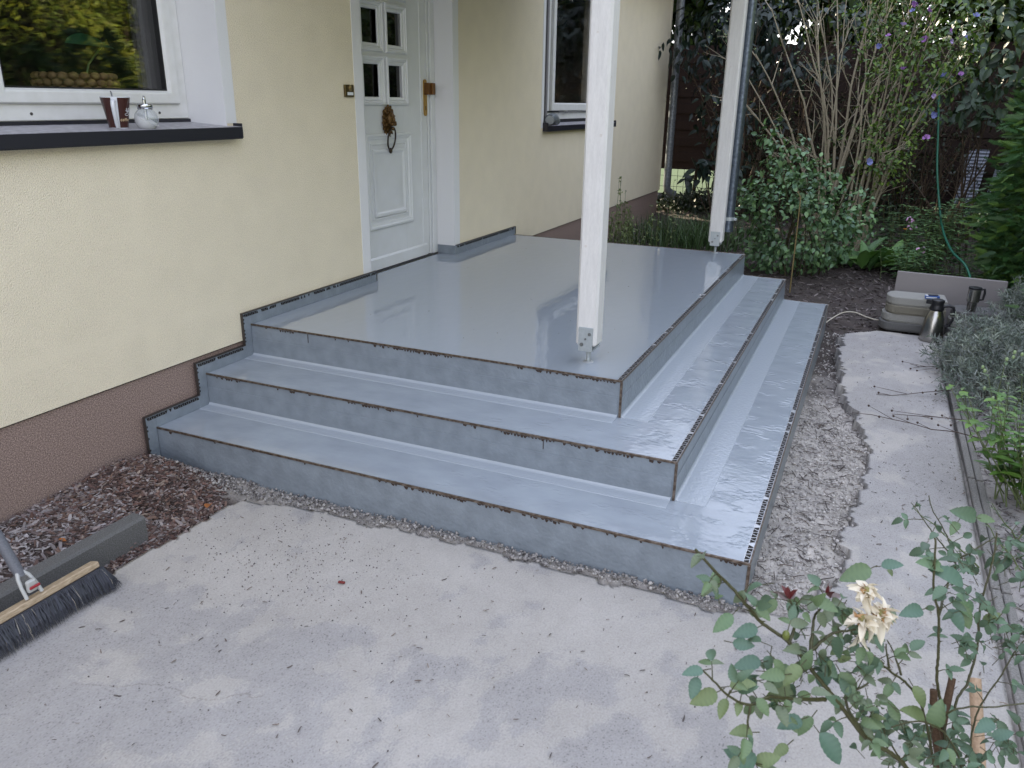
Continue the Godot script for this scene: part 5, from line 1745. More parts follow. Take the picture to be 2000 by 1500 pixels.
	# red young shoots
	for e in [Vector3(-1.979, 0.889, 2.943), Vector3(-1.932, 0.882, 3.002)]:
		for k in 7:
			local(o, "leaf", leaf(0.026, 0.011, 0.5, 0.3, 5), [mat("young_red", Color8(96, 40, 40), 0.4), mat("young_purple", Color8(118, 104, 100), 0.5)][0 if k < 3 else 1], along(Vector3(r.randfn(0, 0.5), 1.0 if k < 3 else 0.15, r.randfn(0, 0.6)), rdir(r), e - o.position, r.randf_range(0.8, 1.2)))
	# three faded blossoms with browned centres
	var cream := mat("faded_petal", Color8(224, 214, 192), 0.6, {"back": Color(0.5, 0.45, 0.35)})
	var tan := mat("browned_petal", Color8(176, 136, 92), 0.7)
	var pm := [leaf(0.03, 0.024, 0.6, 0.9, 7), leaf(0.026, 0.022, 0.9, 1.6, 7), leaf(0.042, 0.015, 0.8, 0.5, 7)]
	for e in [[Vector3(-1.934, 0.908, 3.056), 0.9], [Vector3(-1.958, 0.868, 3.058), 1.15], [Vector3(-1.926, 0.866, 3.085), 1.05]]:
		var f := MB.new()
		f.ball(e[0], Vector3(0.009, 0.011, 0.009) * e[1], 9, 6)
		var fo := part(o, "blossom", f, mat("calyx", Color8(128, 120, 66), 0.6))
		for k in 24:
			var a := TAU * k / 8.0 + r.randf() * 0.4
			var el := r.randf_range(-0.9, 1.0)
			var d := Vector3(cos(a), el, sin(a))
			local(fo, "petal", pm[k % 3], cream, along(d, Vector3.UP + rdir(r) * 1.2, e[0] + d * 0.004, e[1] * r.randf_range(0.4, 0.85)))
		for k in 12:
			local(fo, "petal", pm[1], tan, along(rdir(r) + Vector3(-0.5, 0.6, 0.0), rdir(r), e[0] + rdir(r) * 0.006, e[1] * 0.42))
		for k in 2:
			local(fo, "petal", pm[2], cream, along(Vector3(-0.1, -1.0, r.randfn(0, 0.25)), rdir(r), e[0], e[1] * 1.1))
	# pruned stubs
	for e in [[Vector3(-1.706, 0.592, 3.22), Vector3(-1.722, 0.53, 3.23)], [Vector3(-1.646, 0.588, 3.257), Vector3(-1.70, 0.49, 3.25)]]:
		var m := MB.new()
		m.tube([e[0], e[0].lerp(e[1], 0.5), e[1], root + Vector3(0, 0.05, 0), root], [0.0068, 0.0075, 0.0085, 0.012, 0.015], 9)
		part(o, "pruned_stub", m, mat("stub_brown", Color8(100, 78, 58), 0.8, {"tri": 12.0, "tex": ntex("cane_tone", 0.05, 3)}))
	var hip := MB.new()
	hip.ball(Vector3(-2.026, 0.851, 2.947), Vector3(0.006, 0.009, 0.006), 12, 8)
	part(o, "rose_hip", hip, mat("hip_green", Color8(104, 112, 52), 0.4))


func shrub_stems(o: Node3D, r: RandomNumberGenerator, base: Vector3, tops: Array, r0: float, m: Material, twigs := 5, tw_len := 0.5, called := "stem", spread := 0.1) -> Array:
	# one part per stem, its twigs joined to it; returns the twig ends
	var ends := []
	for tp in tops:
		var b := MB.new()
		var a := base + Vector3(r.randfn(0, spread), 0, r.randfn(0, spread))
		var n := 8
		var pts := wiggle(r, a, tp, n, 0.018 * a.distance_to(tp) / 2.0, 0.0)
		# stems rise steeply first, then lean out
		for k in n + 1:
			var t := float(k) / n
			pts[k] = pts[k] + (Vector3(a.x, 0, a.z) - Vector3(tp.x, 0, tp.z)) * 0.16 * sin(PI * t)
		var rr := r0 * r.randf_range(0.65, 1.15)
		b.tube(pts, taper(n, rr, rr * 0.22), 7)
		for k in twigs:
			var i := r.randi_range(3, n - 1)
			var p: Vector3 = pts[i].lerp(pts[i + 1], r.randf())
			var t: Vector3 = (pts[i + 1] - pts[i]).normalized()
			var d := (t * 0.9 + rdir(r) * 0.75).normalized()
			var l := tw_len * r.randf_range(0.4, 1.1)
			var e := p + d * l + Vector3(0, 0.12 * l, 0)
			var q := wiggle(r, p, e, 4, 0.02 * l)
			b.tube(q, taper(4, rr * 0.32, rr * 0.09), 5)
			ends.append(e)
			if r.randf() < 0.8:
				var e2: Vector3 = q[2] + (d + rdir(r) * 0.8).normalized() * l * 0.55
				b.tube(wiggle(r, q[2], e2, 3, 0.015 * l), taper(3, rr * 0.18, rr * 0.07), 4)
				ends.append(e2)
		ends.append(tp)
		part(o, called, b, m)
	return ends


func flower(s: int) -> ArrayMesh:
	var m := MB.new()
	var r := rng(s)
	for k in 5:
		var a := TAU * k / 5.0
		var d := Vector3(cos(a), 0.35, sin(a)).normalized()
		var t := Vector3(-sin(a), 0, cos(a))
		var tw := Vector3(0, r.randf_range(-0.35, 0.9), 0)
		d = (d + tw).normalized()
		for e in 3:
			var l0 := 0.008 + 0.03 * e / 3.0
			var l1 := 0.008 + 0.03 * (e + 1) / 3.0
			var w0: float = [0.004, 0.014, 0.019][e]
			var w1: float = [0.014, 0.019, 0.009][e]
			var j := Vector3(r.randf_range(-0.003, 0.003), r.randf_range(-0.006, 0.006), r.randf_range(-0.003, 0.003))
			m.face([d * l0 - t * w0, d * l0 + t * w0, d * l1 + t * w1 + j, d * l1 - t * w1 - j])
	m.ball(Vector3(0, 0.008, 0), Vector3(0.004, 0.012, 0.004), 6, 4)
	return m.mesh()


func build_shrubs() -> void:
	var bark := mat("grey_bark", Color8(196, 186, 164), 0.85, {"tri": 4.0, "tex": ntex("bark_tone", 0.06, 4, Color(0.55, 0.53, 0.48), Color(1, 1, 1))})
	var dark_bark := mat("dark_bark", Color8(78, 66, 54), 0.9)
	var r := rng(21)
	# bare-stemmed shrub in the middle of the bed
	var a := thing("bare_shrub", "tall shrub with many bare grey stems fanning up behind the bushy rose", "shrub", Vector3(7.3, 0.0, 2.45))
	var tops := []
	for e in [[6.9, 1.75, 1.35], [7.1, 2.2, 1.45], [7.0, 2.7, 1.6], [7.2, 2.9, 1.8], [7.4, 3.0, 2.0], [7.6, 3.0, 2.2], [7.3, 3.05, 2.35], [7.6, 3.0, 2.6], [7.5, 2.9, 2.85], [7.3, 2.8, 3.05], [7.7, 2.6, 3.3], [7.1, 2.2, 1.15], [6.8, 2.5, 2.1], [7.9, 2.8, 2.0]]:
		tops.append(Vector3(e[0], e[1], e[2]))
	var ends := shrub_stems(a, r, Vector3(7.3, -0.02, 2.45), tops, 0.021, bark, 6, 0.62)
	var xs := []
	for e in ends:
		if e.y > 1.9 or r.randf() < 0.25:
			for k in (5 if e.y > 2.2 else 2):
				xs.append(along(rdir(r) + Vector3(0, -0.1, 0), Vector3.UP + rdir(r) * 0.6, e + rdir(r) * 0.09, r.randf_range(0.6, 1.1)))
	leaves(a, [leaf(0.05, 0.026, 0.2, 0.4, 3)], [leafmat("olive_leaf", Color8(74, 90, 36))], xs, tints([Color(1, 1, 1), Color(1.5, 1.3, 0.9), Color(0.7, 0.8, 0.7)], r))
	# leafy flowering hibiscus to its right
	var h := thing("hibiscus", "leafy hibiscus with purple flowers at the upper right of the bed", "shrub", Vector3(6.55, 0.0, 2.95))
	tops = []
	for e in [[6.0, 1.9, 2.75], [6.2, 2.4, 2.9], [6.4, 2.7, 3.1], [6.5, 2.8, 3.35], [6.5, 2.5, 3.6], [6.3, 2.0, 3.5], [6.1, 1.6, 3.3], [6.3, 2.9, 2.8], [6.7, 2.9, 3.2], [5.8, 1.3, 2.95], [6.6, 2.7, 2.6]]:
		tops.append(Vector3(e[0], e[1], e[2]))
	ends = shrub_stems(h, r, Vector3(6.55, -0.02, 2.85), tops, 0.019, bark, 7, 0.5)
	xs = []
	for e in ends:
		for k in (15 if e.y > 1.3 else 6):
			xs.append(along(rdir(r) + Vector3(0, -0.2, 0), Vector3.UP + rdir(r) * 0.6, e + rdir(r) * 0.16 * r.randf(), r.randf_range(0.6, 1.2)))
	xs.append_array(cloud(r, 1300, Vector3(6.4, 2.3, 3.15), Vector3(0.55, 0.75, 0.62), 0.2))
	xs.append_array(cloud(r, 220, Vector3(6.05, 1.1, 3.0), Vector3(0.25, 0.22, 0.3), 0.2))
	leaves(h, [leaf(0.05, 0.03, 0.2, 0.4, 3), leaf(0.04, 0.022, 0.3, 0.6, 3)], [leafmat("hibiscus_leaf", Color8(84, 108, 52))], xs, tints([Color(1, 1, 1), Color(1.3, 1.2, 0.7), Color(0.6, 0.75, 0.65)], r))
	var fm := [mat("petal_purple", Color8(158, 112, 172), 0.6, {"back": Color(0.4, 0.25, 0.5)}), mat("petal_blue", Color8(128, 134, 186), 0.6, {"back": Color(0.3, 0.3, 0.5)}), mat("petal_pale", Color8(182, 160, 206), 0.6, {"back": Color(0.4, 0.35, 0.5)})]
	var fl := [flower(1), flower(2)]
	var k0 := 0
	for e in [[6.57, 2.66, 3.12], [6.59, 2.64, 3.19], [6.49, 2.57, 3.03], [6.61, 2.61, 3.26], [6.69, 2.45, 3.57], [6.28, 2.26, 2.83], [6.22, 2.18, 2.77], [6.41, 2.24, 3.15], [6.51, 2.22, 3.38], [6.57, 2.25, 3.5], [6.24, 1.96, 3.01], [6.39, 1.91, 3.38], [6.45, 1.92, 3.52], [6.29, 1.73, 3.31], [6.24, 1.56, 3.36], [6.13, 1.34, 3.31], [5.84, 1.12, 2.84], [6.51, 2.5, 3.14], [6.37, 2.36, 2.94], [6.45, 2.49, 3.01], [6.54, 2.32, 3.36]]:
		var p := Vector3(e[0], e[1], e[2]) - Vector3(0.42, -0.035, -0.03)
		local(h, "flower", fl[k0 % 2], fm[[0, 1, 0, 2, 1][k0 % 5]], along(Vector3(r.randfn(), r.randfn(), r.randfn()), Vector3(-0.8, 0.35, 0.1) + rdir(r) * 1.0, p - h.position, r.randf_range(0.75, 1.15)))
		k0 += 1
	# bushy rose beside the steps
	var b := thing("bushy_rose", "dense dark green rose bush behind the far corner of the steps", "rose bush", Vector3(5.25, 0.0, 2.35))
	tops = []
	for k in 12: tops.append(Vector3(5.25 + r.randfn(0, 0.3), r.randf_range(0.6, 1.3), 2.35 + r.randfn(0, 0.35)))
	shrub_stems(b, r, Vector3(5.25, 0, 2.35), tops, 0.009, mat("rose_stem", Color8(70, 66, 44), 0.7), 3, 0.3)
	xs = cloud(r, 2500, Vector3(5.2, 0.6, 2.28), Vector3(0.5, 0.56, 0.72), 0.5, 0.35, Vector2(0.75, 1.2), 34)
	xs.append_array(cloud(r, 260, Vector3(5.3, 1.12, 2.15), Vector3(0.3, 0.28, 0.32), 0.2))
	xs.append_array(cloud(r, 60, Vector3(5.3, 1.38, 1.95), Vector3(0.14, 0.16, 0.14), 0.1))
	xs.append_array(cloud(r, 160, Vector3(5.5, 0.6, 2.85), Vector3(0.3, 0.3, 0.25), 0.3))
	var rl := [leafmat("bush_leaf_a", Color8(98, 128, 90), 0.34), leafmat("bush_leaf_b", Color8(114, 146, 96), 0.34), leafmat("bush_leaf_c", Color8(86, 116, 90), 0.34), leafmat("bush_leaf_d", Color8(126, 152, 112), 0.34)]
	leaves(b, [leaf(0.06, 0.038, 0.2, 0.4, 4), leaf(0.05, 0.032, 0.3, 0.6, 4)], rl, xs, tints([Color(1, 1, 1), Color(1.3, 1.25, 1.1), Color(0.65, 0.7, 0.7)], r), 280)
	# cherry laurel with large dark leaves by the house corner
	var l := thing("cherry_laurel", "large-leaved dark evergreen shrub by the far house corner", "shrub", Vector3(8.9, 0.0, 1.15))
	tops = []
	for e in [[8.6, 2.6, 0.5], [8.4, 2.8, 0.9], [8.3, 2.9, 1.3], [8.6, 3.0, 1.7], [8.8, 3.2, 1.1], [8.5, 2.2, 0.3], [8.2, 1.7, 0.75], [8.4, 1.5, 0.9], [8.6, 2.9, 2.1], [8.3, 2.7, 2.4]]:
		tops.append(Vector3(e[0], e[1], e[2]))
	ends = shrub_stems(l, r, Vector3(8.9, 0, 1.15), tops, 0.022, dark_bark, 8, 0.5)
	xs = []
	for e in ends:
		for k in (9 if e.y > 2.0 else 3):
			xs.append(along(rdir(r) * 0.7 + Vector3(-0.2, -0.6, 0), Vector3(-0.5, 0.7, 0) + rdir(r) * 0.4, e + rdir(r) * 0.14, r.randf_range(0.7, 1.15)))
	xs.append_array(cloud(r, 380, Vector3(8.6, 2.7, 1.1), Vector3(0.5, 0.5, 1.0), 0.2, 0.8))
	var ll := [leafmat("laurel_a", Color8(38, 52, 46), 0.34), leafmat("laurel_b", Color8(46, 60, 53), 0.34), leafmat("laurel_c", Color8(34, 47, 39), 0.36)]
	leaves(l, [leaf(0.15, 0.062, 0.25, 0.5, 4), leaf(0.13, 0.05, 0.35, 0.8, 4)], ll, xs, tints([Color(1, 1, 1), Color(0.7, 0.7, 0.75)], r), 200)
	# a lower large-leaved plant in front of the fence gap
	var lo := thing("broad_leaf_plant", "low dark plant with drooping broad leaves behind the far post", "plant", Vector3(8.2, 0, 0.98))
	var st := MB.new()
	xs = []
	for k in 9:
		var e := Vector3(8.15 + r.randfn(0, 0.14), r.randf_range(0.6, 1.0), 0.98 + r.randfn(0, 0.2))
		st.tube(wiggle(r, Vector3(8.2, 0, 0.98), e, 4, 0.02), taper(4, 0.01, 0.004), 5)
		for q in 8: xs.append(along(rdir(r) + Vector3(-0.2, -0.4, 0), Vector3(-0.3, 0.9, 0) + rdir(r) * 0.3, e + rdir(r) * 0.1, r.randf_range(0.8, 1.3)))
	part(lo, "stem", st, dark_bark)
	leaves(lo, [leaf(0.16, 0.08, 0.2, 0.6, 4)], ll, xs, [Color.WHITE], 72)
	# dark twiggy growth against the fence
	var iv := thing("climbing_thicket", "dark tangle of twigs and small leaves against the brown fence", "thicket", Vector3(9.6, 0, 2.3))
	var tw := MB.new()
	xs = []
	for k in 150:
		var p := Vector3(r.randf_range(8.6, 10.3), 0, r.randf_range(0.9, 3.7))
		var e := p + Vector3(r.randfn(0, 0.3), r.randf_range(0.8, 2.8), r.randfn(0, 0.5))
		var q := wiggle(r, p, e, 6, 0.05)
		tw.tube(q, taper(6, 0.009, 0.003), 4, false)
		for i in 6:
			var c: Vector3 = q[r.randi_range(2, 6)]
			var e2 := c + rdir(r) * 0.35
			tw.tube(wiggle(r, c, e2, 3, 0.03), [0.004, 0.002], 3, false)
			for w in 8: xs.append(along(rdir(r), Vector3.UP + rdir(r) * 0.6, e2 + rdir(r) * 0.16, r.randf_range(0.6, 1.2)))
	part(iv, "twigs", tw, mat("twig_brown", Color8(74, 60, 46), 0.9)).set_meta("kind", "stuff")
	for k in 9000:
		var p := Vector3(r.randf_range(9.0, 10.4), 0, r.randf_range(-0.7, 6.2))
		p.y = (0.6 if p.z > 0.8 else 0.36) * pow(r.randf(), 0.7) * (0.7 + 0.3 * sin(p.z * 3.0))
		xs.append(along(rdir(r), Vector3.UP + rdir(r) * 0.6 + Vector3(-0.3, 0, 0), p, r.randf_range(0.8, 1.4)))
	for k in 2600:
		var p := Vector3(r.randf_range(8.8, 10.5), 0, r.randf_range(-1.2, 0.9))
		p.y = 0.08 + 0.12 * r.randf()
		xs.append(along(rdir(r), Vector3.UP + rdir(r) * 0.6, p, r.randf_range(0.8, 1.4)))
	leaves(iv, [leaf(0.06, 0.032, 0.2, 0.5, 3)], [leafmat("thicket_leaf", Color8(40, 50, 32))], xs, tints([Color(1, 1, 1), Color(1.3, 1.2, 0.9), Color(0.6, 0.7, 0.6)], r))
	# large pale-veined leaves above the bed, right of centre
	var bl := thing("big_leaf_shrub", "shrub with scattered large grey-green leaves between hibiscus and conifer", "shrub", Vector3(7.6, 0, 3.9))
	tops = []
	for k in 10: tops.append(Vector3(7.4 + r.randfn(0, 0.3), r.randf_range(1.2, 3.0), 3.85 + r.randfn(0, 0.45)))
	ends = shrub_stems(bl, r, Vector3(7.6, 0, 3.9), tops, 0.016, dark_bark, 6, 0.5)
	xs = []
	for e in ends:
		for k in 8: xs.append(along(rdir(r) + Vector3(-0.1, -0.4, 0), Vector3(-0.4, 0.8, 0) + rdir(r) * 0.4, e + rdir(r) * 0.15, r.randf_range(0.7, 1.2)))
	xs = xs.filter(func(t): return t.origin.y > 1.5)
	xs.append_array(cloud(r, 420, Vector3(7.5, 2.4, 4.0), Vector3(0.5, 0.8, 0.7), 0.2, 0.4))
	leaves(bl, [leaf(0.13, 0.06, 0.2, 0.5, 4)], [leafmat("big_leaf", Color8(66, 84, 66), 0.4)], xs, tints([Color(1, 1, 1), Color(1.4, 1.35, 1.0), Color(0.7, 0.75, 0.75)], r), 120)


func frond(s: int) -> ArrayMesh:
	# one flat scaly spray of a thuja
	var r := rng(s)
	var m := MB.new()
	var n := 9
	for k in n:
		var t := float(k) / n
		var x := t * 0.2
		for sg in [-1.0, 1.0]:
			var l := 0.075 * (1.0 - t * 0.75) * r.randf_range(0.75, 1.2)
			var a := Vector3(x, -0.12 * t * t * 0.3, 0)
			var d := Vector3(0.8, r.randf_range(-0.2, 0.1), sg * 0.75).normalized()
			var w := Vector3(0.007, 0, -sg * 0.004)
			m.face([a - w, a + w, a + d * l])
			var b := a + d * l * 0.45
			m.face([b - w * 0.7, b + w * 0.7, b + Vector3(0.9, 0.05, sg * 0.15).normalized() * l * 0.5])
	m.face([Vector3(0, 0, -0.003), Vector3(0, 0, 0.003), Vector3(0.24, -0.04, 0)])
	return m.mesh()


func build_conifers() -> void:
	var r := rng(31)
	var fr := [frond(1), frond(2), frond(3)]
	var m := leafmat("thuja", Color8(72, 102, 56), 0.6)
	for e in [[Vector3(5.3, 0, 4.66), 0.66, 3.5, "feathery yellow-green conifer at the right edge, the nearer one", 13000], [Vector3(6.9, 0, 5.15), 0.7, 3.8, "feathery conifer behind the nearer one at the right edge", 7000], [Vector3(2.9, 0, 5.0), 0.85, 2.1, "low conifer added beyond the right bed to darken the mirrored hedge in the left window", 2600], [Vector3(4.15, 0, 5.3), 0.8, 2.35, "low conifer added between the tall one and its lower neighbour to darken the window reflection", 2600]]:  # last two are added out of view, to shade the mirrored hedge's lower part
		var o := thing("conifer", e[3], "conifer", e[0], "conifers at the right edge")
		var t := MB.new()
		t.tube([e[0], e[0] + Vector3(0.02, 1.5, 0), e[0] + Vector3(0, e[2] * 0.95, 0.03)], [0.05, 0.035, 0.008], 8)
		part(o, "trunk", t, mat("conifer_bark", Color8(86, 66, 52), 0.9))
		var xs := []
		var cl := []
		for k in 170: cl.append([r.randf(), r.randf() * TAU, r.randf_range(0.72, 1.2)])
		for k in e[4]:
			var c: Array = cl[r.randi() % cl.size()]
			var y := clampf(c[0] + r.randfn(0, 0.028), 0.01, 0.99)
			var a: float = c[1] + r.randfn(0, 0.15)
			var rad: float = e[1] * (0.55 + 0.75 * sin(PI * minf(1.0, pow(y, 0.6) * 0.92 + 0.08))) * c[2] * (1.0 - 0.55 * y)
			rad *= lerpf(0.55, 1.0, pow(r.randf(), 0.5))
			var out := Vector3(cos(a), 0, sin(a))
			var p: Vector3 = e[0] + out * rad + Vector3(0, 0.05 + y * e[2], 0)
			xs.append(along(out + Vector3(0, r.randf_range(-0.5, 0.5), 0) + rdir(r) * 0.45, rdir(r) + out * 0.5, p, r.randf_range(0.35, 0.75)))
		for k in 3: scatter(o, "foliage", fr[k], m, xs.slice(k * xs.size() / 3, (k + 1) * xs.size() / 3), tints([Color(1, 1, 1), Color(1.4, 1.25, 0.7), Color(0.5, 0.65, 0.7), Color(0.75, 0.95, 0.9)], r, 128))


func build_bed() -> void:
	var r := rng(41)
	var stem := mat("herb_stem", Color8(92, 104, 62), 0.6)
	# hosta
	var h := thing("hosta", "hosta with broad ribbed upright leaves behind the stone slab", "hosta", Vector3(5.85, 0.05, 3.08))
	var hm := [leafmat("hosta_a", Color8(98, 138, 76), 0.35), leafmat("hosta_b", Color8(114, 150, 86), 0.35), leafmat("hosta_c", Color8(86, 122, 74), 0.35)]
	var hl := [leaf(0.34, 0.12, 0.4, 0.5, 7), leaf(0.28, 0.105, 0.5, 0.9, 7), leaf(0.38, 0.12, 0.5, 0.3, 7)]
	var xs := []
	for k in 52:
		var a := r.randf() * TAU
		var el := r.randf_range(0.3, 1.7)
		var d := Vector3(cos(a), el, sin(a)).normalized()
		var p := Vector3(5.85 + r.randfn(0, 0.1), r.randf_range(0.05, 0.12), 3.08 + r.randfn(0, 0.2))
		xs.append(along(d, Vector3.UP - d * 0.3 + Vector3(-0.2, 0, 0), p + Vector3(cos(a), 0, sin(a)) * 0.05, r.randf_range(0.7, 1.1)))
	leaves(h, hl, hm, xs, [Color.WHITE], 60)
	# a leafy herb clump: stems with opposite pointed leaves
	var herbs := [
		["phlox", "phlox clump with pink flower heads in front of the fence", Vector3(6.1, 0, 3.6), 46, 0.72, 0.5, 0.13, 0.05, Color8(98, 132, 84), 280],
		["low_phlox", "shorter leafy phlox between hosta and stone slab", Vector3(5.4, 0, 3.45), 26, 0.42, 0.36, 0.11, 0.042, Color8(94, 126, 82), 180],
		["bed_perennial", "bright green leafy perennial overhanging the right slab edge", Vector3(0.62, 0, 3.74), 20, 0.46, 0.16, 0.085, 0.042, Color8(92, 128, 58), 150],
		["bed_perennial", "sparse leafy perennial with buds between the grey shrub and the bright green one", Vector3(1.15, 0, 3.74), 7, 0.52, 0.14, 0.06, 0.024, Color8(96, 122, 76), 60],
		["dark_perennial", "dark leafy ground plant under the bare shrub", Vector3(7.4, 0, 3.3), 60, 0.5, 0.8, 0.11, 0.05, Color8(72, 98, 60), 200],
		["ground_herb", "leafy green herbs under the nearer conifer, behind the stone slab", Vector3(5.2, 0, 4.0), 40, 0.34, 0.45, 0.09, 0.035, Color8(76, 106, 62), 140],
		["ground_herb", "dark leafy herbs in front of the bushy rose", Vector3(5.9, 0, 2.5), 34, 0.34, 0.55, 0.1, 0.045, Color8(88, 118, 74), 160],
		["edge_herb", "low grey-green herb between the edging strip and the rose", Vector3(-0.05, 0, 3.86), 30, 0.22, 0.4, 0.035, 0.012, Color8(92, 106, 84), 160],
	]
	for e in herbs:
		var o := thing(e[0], e[1], "perennial", e[2])
		var lm := []
		for k in 3:
			var c: Color = e[8]
			lm.append(leafmat("%s_leaf_%d_%d" % [e[0], k, int(e[2].x * 100)], Color(c.r * (0.88 + 0.14 * k), c.g * (0.9 + 0.1 * k), c.b * (0.92 + 0.06 * k)), 0.45))
		var ms := [leaf(e[6], e[7], 0.25, 0.45, 5), leaf(e[6] * 0.8, e[7] * 0.9, 0.35, 0.7, 5)]
		xs = []
		var sb := MB.new()
		for k in e[3]:
			var a: Vector3 = e[2] + Vector3(r.randfn(0, 0.3), 0, r.randfn(0, 0.3)) * e[5] * 1.2
			var t := a + Vector3(r.randfn(0, 0.12), e[4] * r.randf_range(0.7, 1.1), r.randfn(0, 0.12))
			if e[0] == "bed_perennial": t += Vector3(-0.02, 0, -0.06) * e[4] * 2.0
			var pts := wiggle(r, a, t, 7, 0.008)
			sb.tube(pts, taper(7, 0.0035, 0.0015), 5, false)
			for q in range(2, 8):
				var ax := r.randf() * TAU
				for sg in [0.0, PI]:
					if r.randf() < 0.12: continue
					var d := Vector3(cos(ax + sg), 0.25, sin(ax + sg))
					xs.append(along(d, Vector3.UP - d * 0.2, pts[q], r.randf_range(0.75, 1.15) * (1.1 - 0.05 * q)))
		part(o, "stem", sb, stem)
		leaves(o, ms, lm, xs, tints([Color.WHITE], r), e[9])
		if e[0] == "phlox":
			for p in [Vector3(5.9, 0.58, 3.35), Vector3(5.4, 0.36, 3.46), Vector3(5.93, 0.5, 3.37)]:
				var f := MB.new()
				for k in 16:
					var d := rdir(r)
					var c: Vector3 = p + d * Vector3(0.045, 0.03, 0.045)
					var n := (d + Vector3(-0.4, 0.5, 0)).normalized()
					var u := n.cross(Vector3(0.1, 0.2, 0.9)).normalized() * 0.011
					var v := n.cross(u).normalized() * 0.011
					f.face([c + u, c + v, c - u, c - v])
				part(o, "flower_head", f, mat("pink_petal", Color8(206, 162, 196), 0.6))
		if e[1].begins_with("sparse"):
			var f := MB.new()
			for k in 12: f.ball(Vector3(1.1 + r.randfn(0, 0.12), r.randf_range(0.3, 0.55), 3.68 + r.randfn(0, 0.08)), Vector3(0.008, 0.011, 0.008), 7, 5)
			part(o, "bud", f, mat("bud_green", Color8(138, 158, 112), 0.6))
	# two orange marigolds
	for e in [[Vector3(7.1, 0.32, 3.36), "orange marigold bloom left of the phlox"], [Vector3(4.95, 0.2, 3.95), "orange marigold bloom right of the stone slab"]]:
		var o := thing("marigold", e[1], "flower", Vector3(e[0].x, 0, e[0].z), "orange marigolds in the bed")
		var s := MB.new()
		s.tube([Vector3(e[0].x, 0, e[0].z), e[0]], [0.003], 5)
		part(o, "stem", s, stem)
		var f := MB.new()
		for k in 12:
			var a := TAU * k / 12.0
			var d := Vector3(cos(a), 0.3, sin(a))
			var t := Vector3(-sin(a), 0, cos(a)) * 0.01
			f.face([e[0] + d * 0.006, e[0] + d * 0.024 + t, e[0] + d * 0.034, e[0] + d * 0.024 - t])
		f.ball(e[0] + Vector3(0, 0.008, 0), Vector3(0.01, 0.006, 0.01), 8, 5)
		part(o, "bloom", f, mat("marigold_orange", Color8(226, 142, 24), 0.6))
	# grey cotton lavender spilling over the slab edge
	var lv := mat("grey_leaf", Color.WHITE, 0.7, {"vc": true, "back": Color(0.3, 0.32, 0.28)})
	for e in [[Vector3(2.45, 0, 3.9), Vector3(0.95, 0.31, 0.4), "sprawling grey-green cotton lavender spilling over the slab edge", 2300], [Vector3(3.5, 0, 4.25), Vector3(0.5, 0.48, 0.36), "grey cotton lavender half covering the low stack of stones", 1500]]:
		var o := thing("cotton_lavender", e[2], "shrub", e[0], "grey cotton lavender shrubs along the right bed")
		xs = []
		var sb := MB.new()
		for k in e[3]:
			var d := rdir(r)
			d.y = absf(d.y) + 0.1
			d = d.normalized()
			var q := lerpf(0.35, 1.0, pow(r.randf(), 0.5)) * (1.0 + 0.2 * sin(d.x * 9.0) * cos(d.z * 7.0))
			var p: Vector3 = e[0] + d * e[1] * q
			xs.append(along(d + Vector3(0, 0.4, 0) + rdir(r) * 0.5, rdir(r), p, r.randf_range(0.7, 1.3)))
			if k % 12 == 0: sb.tube([e[0] + d * Vector3(0.1, 0, 0.1), p], [0.003, 0.0015], 4, false)
		part(o, "stem", sb, mat("grey_stem", Color8(120, 116, 96), 0.8))
		scatter(o, "foliage", sprig(5), lv, xs, tints([Color(0.2, 0.235, 0.19), Color(0.28, 0.31, 0.25), Color(0.13, 0.165, 0.13), Color(0.22, 0.24, 0.22)], r, 128))
	# dry twigs reaching over the slab from the lavender
	for k in 4:
		var a := Vector3([2.1, 1.55, 1.3, 2.5][k], 0.03, 3.66)
		var t := thing("dry_twig", ["longest dry twig with withered heads lying over the slab", "dry twig on the slab, nearest the bright green perennial", "thin straight dry twig on the slab below the longest one", "short dry twig on the slab nearest the jug"][k], "twig", a, "dry twigs on the slab")
		var m := MB.new()
		var e := a + Vector3([-0.25, -0.05, 0.1, 0.1][k], -0.012, [-0.5, -0.42, -0.62, -0.3][k])
		var pts := wiggle(r, a, e, 6, 0.012)
		m.tube(pts, taper(6, 0.003, 0.0015), 5)
		for q in 5:
			var p: Vector3 = pts[1 + q % 5]
			var e2 := p + Vector3(r.randfn(0, 0.07), 0.004, r.randfn(-0.05, 0.06))
			m.tube([p, e2], [0.0018, 0.001], 4)
			m.ball(e2, Vector3(0.011, 0.006, 0.007), 6, 4)
		part(t, "twig", m, mat("dry_twig", Color8(72, 58, 50), 0.85))
	# grass tuft and oregano by the plinth
	var g := thing("grass_tuft", "dark arching grass tuft between the house wall and far post", "grass clump", Vector3(6.5, 0, 0.95))
	var gm := MB.new()
	for k in 900:
		var a := Vector3(6.5 + r.randfn(0, 0.4), 0.02, 1.0 + r.randfn(0, 0.36))
		var an := r.randf() * TAU
		var hgt := r.randf_range(0.25, 0.62)
		var o2 := Vector3(cos(an), 0, sin(an)) * r.randf_range(0.05, 0.4)
		var wv := Vector3(-sin(an), 0, cos(an)) * 0.006
		var prev := a
		var s := r.randf_range(0.6, 1.4)
		gm.col = Color(0.045 * s, 0.085 * s, 0.026 * s)
		for q in 4:
			var t := (q + 1) / 4.0
			var p := a + o2 * t * t + Vector3(0, hgt * (t - 0.32 * t * t * t), 0)
			var w0 := wv * (1.0 - q / 4.0)
			var w1 := wv * (1.0 - t)
			gm.face([prev - w0, prev + w0, p + w1, p - w1])
			prev = p
	part(g, "blades", gm, mat("grass_blade", Color.WHITE, 0.5, {"vc": true, "back": Color(0.3, 0.4, 0.1)})).set_meta("kind", "stuff")
